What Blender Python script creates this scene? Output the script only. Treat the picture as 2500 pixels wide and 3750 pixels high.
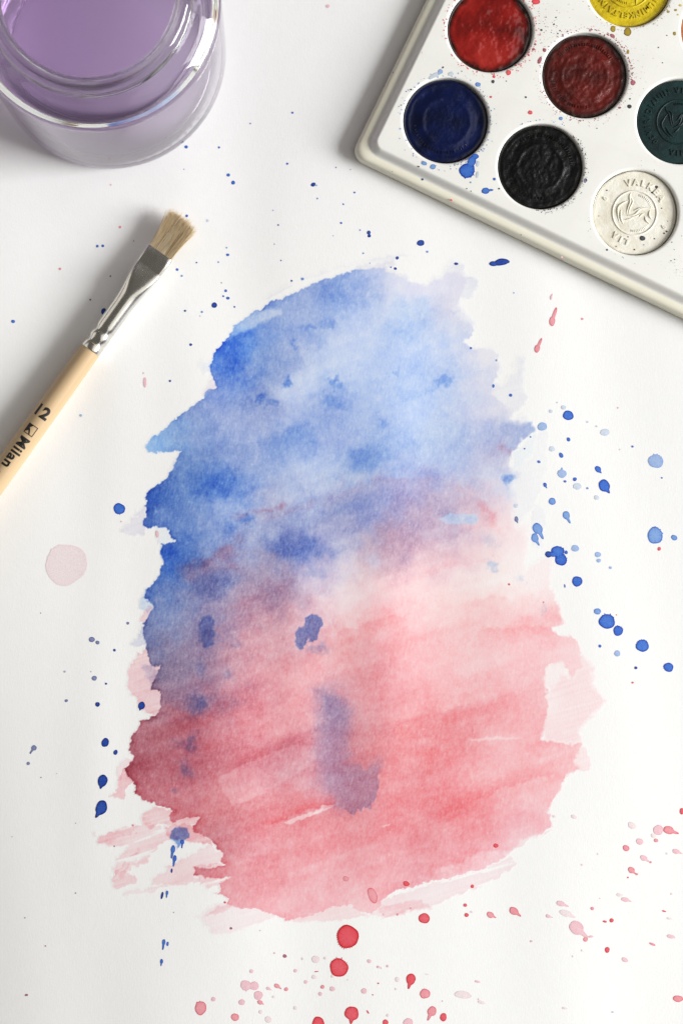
import bpy, bmesh, math, random
import numpy as np
from mathutils import Vector, Matrix, noise

for o in list(bpy.data.objects):
    bpy.data.objects.remove(o, do_unlink=True)
scene = bpy.context.scene
COL = scene.collection

# ---------------------------------------------------------------- camera: straight down over the sheet
CAM_H = 0.68                       # metres above the paper
NADIR = (1000.0, 1875.0)           # plan point below the lens, tenths of a millimetre
FRAME_H = 0.375                    # height of the photographed piece of paper
cam = bpy.data.cameras.new('camera'); cam_o = bpy.data.objects.new('camera', cam); COL.objects.link(cam_o)
cam.sensor_fit = 'VERTICAL'; cam.sensor_height = 36.0; cam.sensor_width = 24.0
cam.lens = 36.0 * CAM_H / FRAME_H
cam_o.location = ((NADIR[0] - 1250) * 1e-4, 0.0, CAM_H)
cam_o.rotation_euler = (0, 0, 0)
cam.shift_x = (1250 - NADIR[0]) * 1e-4 / FRAME_H
cam.clip_start = 0.02; cam.clip_end = 20.0
scene.camera = cam_o

# ---------------------------------------------------------------- light: one window to the right, a dim room around, two added fill lamps
world = bpy.data.worlds.new('World'); scene.world = world; world.use_nodes = True
bg = world.node_tree.nodes['Background']
bg.inputs['Color'].default_value = (1.0, 0.94, 0.86, 1); bg.inputs['Strength'].default_value = 0.105
LIGHT_AZ, LIGHT_EL, LIGHT_D = math.radians(-6), math.radians(25), 3.00
win = bpy.data.lights.new('window_light', 'AREA'); win.shape = 'RECTANGLE'; win.size = 1.45; win.size_y = 1.32
win.energy = 171.0; win.color = (1.0, 1.0, 0.995)
win_o = bpy.data.objects.new('window_light', win); COL.objects.link(win_o)
lp = Vector((math.cos(LIGHT_EL) * math.cos(LIGHT_AZ), math.cos(LIGHT_EL) * math.sin(LIGHT_AZ), math.sin(LIGHT_EL))) * LIGHT_D
win_o.location = lp
win_o.rotation_euler = lp.to_track_quat('Z', 'Y').to_euler()

# added broad lamp, no curtain there: soft fill and a glow in the ferrule
right_fill = bpy.data.lights.new('right_fill_light', 'AREA'); right_fill.shape = 'RECTANGLE'; right_fill.size = 3.2; right_fill.size_y = 2.2
right_fill.energy = 17.5; right_fill.color = (1.0, 0.98, 0.94)
right_fill_o = bpy.data.objects.new('right_fill_light', right_fill); COL.objects.link(right_fill_o)
cp_ = Vector((1.62, -0.25, 2.24)); right_fill_o.location = cp_; right_fill_o.rotation_euler = cp_.to_track_quat('Z', 'Y').to_euler()
# added fill lamp on the left: lightens shadows the way room bounce would
left_fill = bpy.data.lights.new('left_fill_light', 'AREA'); left_fill.shape = 'RECTANGLE'; left_fill.size = 1.6; left_fill.size_y = 0.9
left_fill.energy = 3.2; left_fill.color = (1.0, 0.94, 0.88)
left_fill_o = bpy.data.objects.new('left_fill_light', left_fill); COL.objects.link(left_fill_o)
wp_ = Vector((-1.25, 0.25, 0.62)); left_fill_o.location = wp_; left_fill_o.rotation_euler = wp_.to_track_quat('Z', 'Y').to_euler()

vs = scene.view_settings
vs.view_transform = 'Standard'; vs.look = 'None'; vs.exposure = 0.0; vs.gamma = 1.0; vs.use_curve_mapping = False
cy = scene.cycles
cy.max_bounces = 16; cy.transmission_bounces = 14; cy.glossy_bounces = 6; cy.diffuse_bounces = 4; cy.transparent_max_bounces = 12
cy.caustics_refractive = True; cy.caustics_reflective = True; cy.blur_glossy = 0.3
cy.sample_clamp_indirect = 8.0; cy.volume_bounces = 3; cy.use_denoising = True

# ---------------------------------------------------------------- helpers
def W(px, py, z=0.0):
    """plan reading seen from the camera -> place in the scene at height z"""
    k = (CAM_H - z) / CAM_H
    qx = NADIR[0] + (px - NADIR[0]) * k; qy = NADIR[1] + (py - NADIR[1]) * k
    return Vector(((qx - 1250) * 1e-4, (1875 - qy) * 1e-4, z))

def paper_z(x, y):
    """gentle buckling of the damp sheet (metres)"""
    x = np.asarray(x, float); y = np.asarray(y, float)
    h = 0.00020 * np.sin(x * 92 + 0.9 * np.sin(y * 14) + 0.6) + 0.00022 * np.sin(x * 47 - y * 17 + 2.1)
    h = h + 0.00016 * np.sin(y * 33 + x * 21 + 1.0) + 0.00005 * np.sin(x * 160 + y * 31)
    # soft upright cockles raised where the wash was wet
    wet = np.exp(-((y + 0.03) / 0.11) ** 4)
    for c, w, a, k in ((0.017, 0.011, 0.00055, .05), (-0.048, 0.013, 0.00050, -.10), (0.062, 0.016, 0.00035, .12), (-0.085, 0.010, 0.00030, .06), (-0.018, 0.009, 0.00022, -.04)):
        h = h + a * wet * np.exp(-((x - c - k * y) / w) ** 2)
    for c, w, a in ((-0.022, 0.012, 0.00030), (-0.060, 0.010, 0.00022)):
        h = h + a * np.exp(-((x - c) / w) ** 2) * np.exp(-((y - 0.10) / 0.035) ** 2)
    # lower left corner bent down, a tilt added so it takes less window light
    dl = np.clip((-0.055 - x - 0.25 * (y + 0.02)) / 0.16, 0, 1)
    return h - 0.0006 - 0.0105 * dl * dl * np.clip((0.06 - y) / 0.14, 0, 1)

def new_obj(name, mesh, mat=None, parent=None):
    o = bpy.data.objects.new(name, mesh); COL.objects.link(o)
    if mat is not None and mesh is not None and not mesh.materials:
        mesh.materials.append(mat)
    if parent is not None:
        o.parent = parent
    return o

def tag(o, label, cat, group=None, kind=None):
    o['label'] = label; o['category'] = cat
    if group: o['group'] = group
    if kind: o['kind'] = kind
    return o

def empty(name, loc=(0, 0, 0), rz=0.0):
    o = bpy.data.objects.new(name, None); COL.objects.link(o); o.location = loc; o.rotation_euler = (0, 0, rz)
    o.empty_display_size = 0.01
    return o

def mesh_np(name, verts, faces, smooth=True, col=None, attr='pigment'):
    """verts (n,3), faces (m,3|4) arrays"""
    v = np.ascontiguousarray(verts, np.float32); f = np.ascontiguousarray(faces, np.int32)
    me = bpy.data.meshes.new(name)
    me.vertices.add(len(v)); me.vertices.foreach_set('co', v.ravel())
    k = f.shape[1]
    me.loops.add(f.size); me.loops.foreach_set('vertex_index', f.ravel())
    me.polygons.add(len(f)); me.polygons.foreach_set('loop_start', np.arange(0, f.size, k, dtype=np.int32))
    me.polygons.foreach_set('loop_total', np.full(len(f), k, np.int32))
    if smooth: me.polygons.foreach_set('use_smooth', np.ones(len(f), bool))
    me.update(calc_edges=True); me.validate()
    if col is not None:
        a = me.attributes.new(attr, 'FLOAT_COLOR', 'POINT')
        c = np.ones((len(v), 4), np.float32); c[:, :3] = col
        a.data.foreach_set('color', c.ravel())
    return me

def grid_faces(nu, nv, wrap_u=False):
    """quads of an nv x nu lattice, index = j*nu+i"""
    iu = np.arange(nu if wrap_u else nu - 1); jv = np.arange(nv - 1)
    I, J = np.meshgrid(iu, jv)
    a = J * nu + I; b = J * nu + (I + 1) % nu
    return np.stack([a, b, b + nu, a + nu], -1).reshape(-1, 4)

def bm_obj(name, bm, mat, parent=None, smooth=True):
    me = bpy.data.meshes.new(name); bm.to_mesh(me); bm.free()
    if smooth:
        me.polygons.foreach_set('use_smooth', np.ones(len(me.polygons), bool))
    return new_obj(name, me, mat, parent)

class NT:
    def __init__(self, name):
        self.m = bpy.data.materials.new(name); self.m.use_nodes = True
        self.t = self.m.node_tree; self.b = self.t.nodes['Principled BSDF']; self.out = self.t.nodes['Material Output']
    def n(self, typ, **kw):
        nd = self.t.nodes.new(typ)
        for k, v in kw.items(): setattr(nd, k, v)
        return nd
    def l(self, a, b): self.t.links.new(a, b)
    def set(self, **kw):
        for k, v in kw.items(): self.b.inputs[k.replace('_', ' ')].default_value = v
        return self
    def noise(self, scale, detail=4, rough=.55, vec=None):
        nd = self.n('ShaderNodeTexNoise'); nd.inputs['Scale'].default_value = scale; nd.inputs['Detail'].default_value = detail; nd.inputs['Roughness'].default_value = rough
        if vec is not None: self.l(vec, nd.inputs['Vector'])
        return nd
    def obj_vec(self, scale=(1, 1, 1), rot=(0, 0, 0)):
        tc = self.n('ShaderNodeTexCoord'); mp = self.n('ShaderNodeMapping')
        mp.inputs['Scale'].default_value = scale; mp.inputs['Rotation'].default_value = rot
        self.l(tc.outputs['Object'], mp.inputs['Vector']); return mp.outputs['Vector']
    def bump(self, height, strength, dist, prev=None):
        b = self.n('ShaderNodeBump'); b.inputs['Strength'].default_value = strength; b.inputs['Distance'].default_value = dist
        self.l(height, b.inputs['Height'])
        if prev is not None: self.l(prev, b.inputs['Normal'])
        self.l(b.outputs['Normal'], self.b.inputs['Normal']); return b.outputs['Normal']
    def ramp(self, fac, stops):
        r = self.n('ShaderNodeValToRGB'); e = r.color_ramp.elements
        while len(e) > 1: e.remove(e[-1])
        e[0].position, e[0].color = stops[0][0], (*stops[0][1], 1)
        for p, c in stops[1:]:
            x = e.new(p); x.color = (*c, 1)
        self.l(fac, r.inputs['Fac']); return r.outputs['Color']
    def mix(self, fac, a, b, blend='MIX'):
        m = self.n('ShaderNodeMix', data_type='RGBA', blend_type=blend)
        for sock, v in ((m.inputs[0], fac), (m.inputs[6], a), (m.inputs[7], b)):
            if hasattr(v, 'is_linked') or hasattr(v, 'links'): self.l(v, sock)
            elif isinstance(v, tuple): sock.default_value = (*v, 1) if len(v) == 3 else v
            else: sock.default_value = v
        return m.outputs[2]

# ---------------------------------------------------------------- pigment of the painted wash
# plan units: tenths of a millimetre on the sheet (x right, y down from the sheet's working corner)
GX0, GX1, GY0, GY1, GS = 330.0, 2245.0, 925.0, 3445.0, 3.3
_gx = np.arange(GX0, GX1, GS); _gy = np.arange(GY0, GY1, GS)
NX, NY = len(_gx), len(_gy)
X, Y = np.meshgrid(_gx, _gy)
_rng = np.random.default_rng(7)

def fnoise(sx, sy=None, ang=0.0, seed=0):
    """smooth random field, correlation lengths sx (along ang) and sy, unit deviation"""
    sy = sx if sy is None else sy
    r = np.random.default_rng(1000 + seed)
    f = np.fft.rfft2(r.standard_normal((NY, NX)))
    ky = np.fft.fftfreq(NY, GS)[:, None]; kx = np.fft.rfftfreq(NX, GS)[None, :]
    c, s = math.cos(ang), math.sin(ang)
    a = kx * c + ky * s; b = -kx * s + ky * c
    f *= np.exp(-2 * (math.pi ** 2) * ((a * sx) ** 2 + (b * sy) ** 2) / 2)
    n = np.fft.irfft2(f, s=(NY, NX))
    return (n - n.mean()) / n.std()

W1 = fnoise(26, seed=1); W2 = fnoise(26, seed=2)
W3 = fnoise(9, seed=3); W4 = fnoise(9, seed=4)
W5 = fnoise(4, seed=5); W6 = fnoise(4, seed=6)

def sstep(e0, e1, v):
    t = np.clip((v - e0) / (e1 - e0), 0, 1)
    return t * t * (3 - 2 * t)

def sub(pts, pad):
    p = np.asarray(pts, float)
    i0 = max(int((p[:, 0].min() - pad - GX0) / GS), 0); i1 = min(int((p[:, 0].max() + pad - GX0) / GS) + 2, NX)
    j0 = max(int((p[:, 1].min() - pad - GY0) / GS), 0); j1 = min(int((p[:, 1].max() + pad - GY0) / GS) + 2, NY)
    return slice(j0, j1), slice(i0, i1)

def warped(sl, rough):
    big, mid, small = rough
    return (X[sl] + W1[sl] * big + W3[sl] * mid + W5[sl] * small,
            Y[sl] + W2[sl] * big + W4[sl] * mid + W6[sl] * small)

def seg_dist(x, y, pts, closed):
    p = np.asarray(pts, float)
    q = np.roll(p, -1, 0) if closed else p[1:]
    p = p if closed else p[:-1]
    best = np.full(x.shape, 1e9); inside = np.zeros(x.shape, bool)
    for (ax, ay), (bx, by) in zip(p, q):
        dx, dy = bx - ax, by - ay
        t = np.clip(((x - ax) * dx + (y - ay) * dy) / (dx * dx + dy * dy + 1e-9), 0, 1)
        best = np.minimum(best, (x - ax - t * dx) ** 2 + (y - ay - t * dy) ** 2)
        if closed:
            cr = ((ay > y) != (by > y)) & (x < (bx - ax) * (y - ay) / ((by - ay) + 1e-9) + ax)
            inside ^= cr
    d = np.sqrt(best)
    return np.where(inside, -d, d) if closed else d

def poly_mask(pts, soft=3.0, rough=(3, 3, 1.5), pad=60):
    sl = sub(pts, pad + soft)
    x, y = warped(sl, rough)
    d = seg_dist(x, y, pts, True)
    return sl, sstep(soft, -soft, d), d

def lin(c):
    c = np.asarray(c, float) / 255.0
    return np.where(c <= 0.04045, c / 12.92, ((c + 0.055) / 1.055) ** 2.4)

PIG_B = np.array([1.0, 0.60, 0.13])     # what the blue pigment takes out of red, green, blue light
PIG_R = np.array([0.045, 1.0, 0.90])    # and the red pigment

def T(pts, k=1.594):
    return [(a * k, b * k) for a, b in pts]

def EC(pts):   # helper frames used while measuring the sheet
    return [(330 + .5867 * a, 2400 + .5867 * b) for a, b in pts]
def FC(pts):
    return [(1150 + .7015 * a, 2400 + .7015 * b) for a, b in pts]
def DC(pts):
    return [(1150 + .7015 * a, 1650 + .7015 * b) for a, b in pts]
def CC(pts):
    return [(400 + .4783 * a, 1650 + .4783 * b) for a, b in pts]
def BC(pts):
    return [(1250 + .4783 * a, 900 + .4783 * b) for a, b in pts]

# colour of the dried wash plus some painted-in buckle shade, sampled over the sheet (plan position / 1.594, then colour)
CTRL = """
700,682,150,170,215 780,668,125,155,215 850,660,196,205,232 950,650,220,220,236 620,712,120,150,210 700,720,165,180,220
800,720,190,205,236 900,700,205,215,238 950,735,172,196,235 1030,700,215,215,232 1060,705,206,206,226 540,770,95,140,218
620,760,140,165,218 710,750,140,165,218 800,780,195,207,236 900,780,185,203,238 1000,780,190,205,238 1050,760,205,210,230
500,830,60,112,208 540,820,75,122,210 600,830,115,145,205 660,830,160,175,215 740,840,194,208,236 820,830,188,205,238
920,840,185,203,238 1000,830,184,203,238 1070,830,222,222,236 1130,830,228,228,236 500,885,150,165,210 540,870,100,135,207
600,900,140,158,205 700,880,203,214,239 780,890,170,190,230 880,880,180,200,238 960,880,170,192,234 1030,875,165,188,232
1100,890,215,217,235 1170,900,215,217,232 440,960,140,160,205 500,950,150,165,208 580,940,135,153,202 680,940,178,190,226
760,930,145,168,220 850,930,172,192,232 950,930,185,203,238 1050,930,190,203,232 1120,950,215,215,235 1180,950,225,222,232
370,1010,150,185,225 420,1000,118,152,207 500,1010,130,150,200 580,1000,155,170,212 680,1000,130,158,214 770,1000,165,182,225
880,1000,162,184,228 1000,1010,180,198,230 1100,1000,165,182,225 1190,1000,140,165,218 430,1070,105,135,195 500,1060,112,137,192
560,1050,150,168,210 650,1050,155,175,220 720,1060,185,200,232 840,1060,128,158,216 930,1060,158,182,226 1020,1060,180,195,230
1100,1060,180,190,225 1160,1040,205,190,212 1165,1090,190,205,235 360,1130,68,103,180 420,1110,90,125,190 490,1115,52,97,186
560,1120,128,153,208 640,1120,180,192,222 740,1120,187,200,228 840,1110,178,190,222 930,1110,150,155,205 1020,1110,172,178,218
1080,1120,200,205,230 1140,1130,222,222,238 345,1160,48,93,182 400,1160,105,135,195 450,1170,140,160,205 530,1170,170,185,220
600,1180,175,168,198 700,1160,152,167,212 780,1160,160,165,205 850,1165,128,142,202 950,1150,155,150,190 1040,1150,170,150,180
1090,1160,215,165,180 1150,1180,240,225,230 340,1210,90,115,180 400,1220,75,110,185 450,1220,140,155,200 510,1215,105,132,194
570,1200,130,155,205 650,1200,150,165,205 750,1200,150,160,200 830,1200,160,165,205 930,1210,150,135,170 1000,1210,185,160,185
1060,1190,178,185,220 1110,1200,240,185,190 1180,1230,246,222,224 390,1260,40,88,190 430,1270,80,115,185 500,1260,130,150,200
570,1250,150,155,190 640,1250,110,122,182 700,1260,105,125,188 760,1250,165,165,205 820,1260,195,195,220 900,1250,158,123,148
960,1250,190,150,170 1050,1250,215,185,200 1150,1260,240,215,218 1200,1280,247,228,228 370,1330,65,105,185 420,1320,80,110,180
480,1320,150,130,160 560,1310,145,135,165 640,1320,155,145,175 720,1310,190,185,215 800,1310,224,214,229 880,1300,190,145,160
960,1300,215,170,180 1050,1300,235,200,205 1150,1310,247,225,222 1220,1330,248,228,228 350,1370,85,120,190 400,1370,110,120,170
480,1360,120,115,160 560,1360,140,125,155 640,1370,140,110,140 720,1350,200,175,195 800,1370,237,209,215 880,1360,235,180,185
960,1370,240,190,192 1050,1380,247,205,203 1150,1390,248,205,203 1230,1390,248,220,220 345,1430,110,115,160 390,1420,118,142,196
440,1430,140,135,170 480,1440,130,115,155 560,1420,165,120,140 640,1430,185,140,155 720,1430,205,150,165 800,1420,245,200,203
870,1430,235,140,142 960,1440,238,160,162 1060,1430,245,175,175 1160,1430,245,165,165 1240,1430,240,150,152 350,1490,95,105,155
400,1490,135,120,150 460,1480,135,115,148 540,1490,180,125,140 620,1480,195,125,135 700,1490,205,140,150 780,1490,225,140,142
860,1490,225,125,130 950,1490,235,150,152 1050,1490,245,175,176 1150,1490,245,180,182 1220,1490,245,175,178 1300,1500,245,180,183
370,1540,115,100,130 430,1540,130,105,135 500,1550,150,110,135 580,1540,190,115,125 660,1550,215,125,130 760,1540,225,135,138
860,1540,215,115,120 950,1550,240,160,162 1050,1560,245,170,172 1150,1550,240,165,167 1220,1560,238,155,158 1280,1550,246,200,202
390,1600,130,95,120 450,1610,135,108,142 520,1600,165,105,125 600,1590,195,105,115 700,1590,235,150,152 760,1600,200,145,160
820,1610,230,140,145 880,1600,215,115,120 980,1610,235,140,143 1080,1610,240,150,152 1180,1610,240,150,153 1240,1600,235,135,138
340,1670,165,95,105 400,1670,165,85,95 470,1670,190,110,120 550,1660,200,110,118 640,1660,215,130,135 720,1660,225,145,148
780,1670,205,140,155 850,1670,205,115,120 940,1660,225,110,110 1040,1660,220,105,105 1130,1660,235,130,132 1220,1660,238,150,152
310,1720,150,75,85 360,1730,160,75,85 430,1730,175,90,105 500,1720,190,90,98 600,1720,200,95,102 690,1720,185,90,102
760,1730,205,130,145 840,1730,205,110,115 930,1740,225,115,115 1040,1730,225,110,112 1130,1720,238,145,148 1230,1720,238,140,143
1310,1720,240,165,167 300,1770,150,65,75 360,1770,170,80,88 430,1770,168,90,103 500,1770,185,95,105 580,1760,175,75,85
650,1750,170,85,98 720,1760,205,130,140 790,1790,205,125,140 870,1790,215,105,108 960,1790,215,105,108 1050,1790,235,130,133
1150,1780,238,140,142 1240,1790,240,155,157 330,1830,185,105,112 400,1830,195,105,112 500,1810,205,110,115 560,1810,215,125,128
640,1820,205,105,112 720,1810,205,120,130 810,1840,205,110,120 900,1830,215,100,102 1000,1830,225,105,108 1100,1820,232,125,128
1200,1830,236,145,148 1270,1810,240,170,172 400,1860,195,105,112 470,1880,200,100,105 560,1880,195,95,100 650,1870,210,95,98
700,1870,215,120,122 800,1880,215,105,108 900,1880,218,105,108 1000,1870,215,100,103 1080,1870,225,110,112 1170,1870,235,140,145
1240,1880,236,165,172 500,1930,185,95,102 580,1920,205,105,112 680,1920,220,120,125 780,1920,225,125,130 880,1930,220,115,120
980,1920,215,105,110 1080,1930,225,125,130 1170,1920,235,165,172 1240,1920,238,190,195 540,1980,205,115,120 620,1990,215,125,130
720,1990,230,145,150 820,1980,225,130,135 920,1980,222,125,130 1000,1980,220,120,125 1080,1990,232,155,162 1160,1970,238,190,198
510,2040,220,150,155 580,2050,215,125,130 680,2050,225,140,145 780,2040,228,145,150 860,2040,230,140,143 940,2030,222,130,138
1020,2020,235,180,185 560,2080,225,150,155 650,2090,228,155,160 750,2080,235,170,175 830,2080,238,175,180
"""

def wash_pigment():
    cp = np.array([[float(v) for v in t.split(',')] for t in CTRL.split()])
    # coarse kernel interpolation of the absorbance, then resampled with a wandering warp
    st = 4
    xs, ys = X[::st, ::st], Y[::st, ::st]
    num = np.zeros(xs.shape + (3,)); den = np.zeros(xs.shape)
    for x, y, r, g, b in cp:
        px, py = x * 1.594, y * 1.594
        white = 0.80 + 0.10 * min(max((px - 500) / 1300.0, 0), 1)
        ab = np.maximum(-np.log(np.clip(lin((r, g, b)) / white, 0.01, 1.0)), 0.0)
        ux, uy = (xs - px), (ys - py)
        al = ux * .93 - uy * .36; ac = ux * .36 + uy * .93      # a touch longer along the brush strokes
        w = np.exp(-(al * al / (2 * 62.0 ** 2) + ac * ac / (2 * 44.0 ** 2))) + 1e-7 / (1 + (ux * ux + uy * uy) / 1e4)
        num += w[..., None] * ab; den += w
    A0 = num / den[..., None]
    wx = X + W1 * 14 + W3 * 7 + W5 * 2.0; wy = Y + W2 * 14 + W4 * 7 + W6 * 2.0
    fx = np.clip((wx - GX0) / (GS * st), 0, xs.shape[1] - 1.001); fy = np.clip((wy - GY0) / (GS * st), 0, xs.shape[0] - 1.001)
    ix, iy = fx.astype(int), fy.astype(int); tx, ty = (fx - ix)[..., None], (fy - iy)[..., None]
    A = (A0[iy, ix] * (1 - tx) + A0[iy, ix + 1] * tx) * (1 - ty) + (A0[iy + 1, ix] * (1 - tx) + A0[iy + 1, ix + 1] * tx) * ty

    # ---- outline of the wash
    left_top = [(1250,1003),(1179,1027),(1107,1058),(1026,1096),(971,1122),(921,1150),(882,1172),(854,1190),(856,1208),(830,1242),
                (796,1282),(775,1309),(770,1335),(768,1354),(780,1383),(792,1421),(760,1431),(739,1457),(710,1481),(691,1500),
                (663,1519),(639,1541),(608,1564),(579,1593),(548,1612),(531,1635),(538,1650),(600,1655),(668,1652),(640,1700)]
    left_mid = [(606,1750),(579,1765),(546,1798),(531,1820),(542,1839),(529,1858),(539,1879),(523,1918),(531,1934),(551,1939),
                (570,1932),(606,1930),(634,1965),(639,1980),(596,1990),(584,2018),(597,2052),(589,2090),(570,2128),(539,2166),
                (531,2185),(555,2208),(560,2219),(539,2262),(527,2310),(529,2338),(539,2372),(541,2406),(560,2440),(594,2434),
                (565,2488),(556,2523),(591,2535),(588,2602),(571,2626),(518,2638),(494,2682),(480,2717),(466,2746),(488,2773),
                (462,2817),(468,2846),(494,2863),(500,2907),(524,2931),(582,2949),(644,2969),(625,2990),(632,3012),(682,2990),
                (741,2995),(705,3031),(717,3051),(752,3063),(793,3095),(817,3130),(808,3154),(832,3169)]
    bottom = [(770,3180),(717,3176),(714,3204),(760,3215),(850,3214),(800,3235),(811,3268),(784,3270),(811,3277),(844,3297),(831,3317),(885,3324),(952,3334),
              (1012,3350),(1032,3367),(1072,3370),(1132,3356),(1226,3320),(1293,3314),(1313,3337),(1360,3347),(1397,3317),(1394,3297),
              (1454,3263),(1514,3248),(1641,3214),(1781,3179),(1823,3154),(1873,3115),(1908,3087),(1985,3049),(2020,3024),(2013,2982)]
    right = [(2002,2982),(2020,2933),(2058,2884),(2069,2835),(2118,2821),(2100,2790),(2128,2726),(2060,2722),(1978,2712),(1992,2660),
             (2002,2603),(1998,2540),(1990,2480),(2000,2430),(2060,2425),(2090,2480),(2128,2440),(2125,2400),(2122,2366),(2108,2334),(2048,2330),(2016,2299),(2058,2288),(2055,2274),
             (2034,2204),(2006,2134),(2013,2043),(1957,2071),(1929,2106),(1918,2060),(1929,1990),(1929,1934),(1887,1931),(1870,1880),(1883,1846),
             (1872,1773),(1880,1741),(1858,1703),(1866,1664),(1876,1645),(1911,1609),(1933,1598),(1960,1576),(1948,1564),(1938,1547),
             (1862,1536),(1871,1512),(1850,1480),(1800,1440),(1804,1402),(1826,1359),(1821,1297),(1790,1280),(1728,1280),(1695,1254),
             (1723,1225),(1735,1201),(1704,1160),(1678,1139),(1670,1110),(1685,1086),(1700,1050),(1702,1012),(1660,1000),(1632,1012),
             (1594,1027),(1570,1045),(1494,1030),(1440,1000),(1400,985),(1330,988)]
    outline = left_top + left_mid + bottom + right
    xs_, ys_ = warped((slice(None), slice(None)), (1.5, 2.2, 1.6))
    d = seg_dist(xs_, ys_, outline, True)
    feather = sstep(1380, 1780, X) * sstep(2350, 1700, Y) * np.clip(.55 + .55 * W1, .05, 1.3)
    softn = 2.2 + 26 * feather + 5 * sstep(1500, 2000, X) * np.clip(.5 + .6 * W2, 0, 1.2)
    M = np.clip(0.5 - d / (2 * softn), 0, 1); M = M * M * (3 - 2 * M)

    S1 = fnoise(170, 15, math.radians(-20), 11); S2 = fnoise(60, 3.6, math.radians(-17), 12); S3 = fnoise(40, seed=13); S4 = fnoise(15, seed=17)
    G1 = fnoise(2.1, seed=14); G2 = fnoise(2.0, 7.0, math.radians(8), 15); G3 = fnoise(6, seed=16)
    redness = sstep(1700, 2300, Y + (X - 1100) * 0.15)
    tex = 1 + (0.03 + 0.05 * redness) * S1 * (0.6 + 0.4 * np.clip(W1, -1, 1)) + (0.006 + 0.006 * redness) * S2 + 0.06 * S3 + (.05 - .025 * redness) * S4
    red_part = np.clip(A[..., 2] / (A.sum(2) + .05) * 2.6 - .2, 0, 1)
    A = A * (np.clip(tex, 0.45, 1.7) * (1.00 - (0.31 + .10 * sstep(700, 1100, X)) * red_part))[..., None]
    A[..., 0] *= 1 - 0.15 * red_part * sstep(700, 1100, X)
    A[..., 2] *= 1 - 0.07 * red_part

    def add(sl, m, b=0.0, r=0.0):
        A[sl] += m[..., None] * (b * PIG_B + r * PIG_R)
    def scale(sl, m, f):
        A[sl] *= (1 + m * (f - 1))[..., None]
    def blob(cx, cy, rx, ry, ang=0, b=0.0, r=0.0, rough=(6, 5, 2), pw=1.0):
        sl = sub([(cx - 2.6 * max(rx, ry), cy - 2.6 * max(rx, ry)), (cx + 2.6 * max(rx, ry), cy + 2.6 * max(rx, ry))], 5)
        x, y = warped(sl, rough); a = math.radians(ang)
        p = ((x - cx) * math.cos(a) + (y - cy) * math.sin(a)) / rx; q = (-(x - cx) * math.sin(a) + (y - cy) * math.cos(a)) / ry
        add(sl, np.exp(-((p * p + q * q) ** pw)), b, r)
    def ridge(pts, b=0.0, r=0.0, side=1, w_in=38.0, w_out=3.0):
        """pigment left along the rim of one brush stroke: sharp on one side, fading on the other"""
        sl = sub(pts, 110); x, y = warped(sl, (3, 3, 1.5)); p = np.asarray(pts, float)
        dd = seg_dist(x, y, pts, False)
        order = np.argsort(p[:, 0]); yy = np.interp(x, p[order, 0], p[order, 1])
        ends = sstep(p[:, 0].min() - 5, p[:, 0].min() + 60, x) * sstep(p[:, 0].max() + 5, p[:, 0].max() - 60, x)
        below = np.where((y - yy) * side > 0, np.exp(-dd / w_in), np.exp(-dd / w_out))
        add(sl, below * ends, b * .8, r * .72)

    # ---- stroke rims and backruns
    ridge(DC([(60,990),(180,930),(300,900),(420,860),(520,840)]), r=.30, side=1, w_in=60)
    ridge(DC([(740,815),(800,790),(900,770),(1000,775),(1070,815)]), r=.17, side=1, w_in=70)
    ridge(DC([(850,935),(1000,925),(1150,922),(1240,930),(1285,972)]), r=.35, side=1, w_in=40)
    ridge(DC([(560,660),(700,610),(850,580),(1000,575)]), r=.16, side=-1, w_in=30)
    ridge(FC([(1010,245),(850,275),(740,300),(640,330)]), r=.30, side=1, w_in=35, w_out=8)
    ridge(FC([(800,462),(700,485),(620,495),(520,520)]), r=.45, side=1, w_in=25, w_out=6)
    ridge(FC([(1290,600),(1150,640),(1000,690),(820,760),(660,850),(590,885)]), r=.40, side=-1, w_in=34)
    ridge(FC([(960,905),(850,960),(700,1000),(560,1020)]), r=.16, side=-1, w_in=40)
    ridge(FC([(1050,1010),(830,1045),(700,1100),(560,1150)]), r=.38, side=-1, w_in=30)
    ridge(EC([(1568,930),(1400,950),(1250,1000),(1180,1050),(1050,1075)]), r=.80, side=-1, w_in=28)
    ridge(EC([(640,660),(800,600),(990,550)]), b=.12, r=.22, side=1, w_in=7)
    ridge(EC([(450,440),(700,350),(900,240),(1100,170)]), b=.05, r=.30, side=1, w_in=45)
    ridge(EC([(1080,640),(1250,590),(1400,520)]), r=.25, side=1, w_in=20)
    ridge(DC([(280,490),(100,540),(0,580)]), b=.22, side=-1, w_in=30)
    ridge([(692,2118),(754,2047),(830,2004),(900,1965)], r=.22, side=1, w_in=45)
    ridge([(1164,1829),(1255,1808),(1339,1769),(1431,1755),(1592,1748)], r=.16, side=1, w_in=60)
    ridge([(1613,1790),(1680,1780),(1711,1783),(1740,1806)], r=.18, side=1, w_in=50)
    ridge(CC([(900,1240),(1100,1150),(1300,1050),(1450,960)]), b=.1, r=.30, side=1, w_in=35, w_out=18)
    ridge(BC([(420,1230),(560,1165),(720,1090),(860,1000)]), b=.22, side=-1, w_in=34)
    ridge(BC([(510,520),(570,500),(640,505),(700,560)]), b=.16, side=1, w_in=40)
    ridge(BC([(60,440),(190,400),(280,370),(370,370)]), b=.22, side=1, w_in=40)
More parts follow.
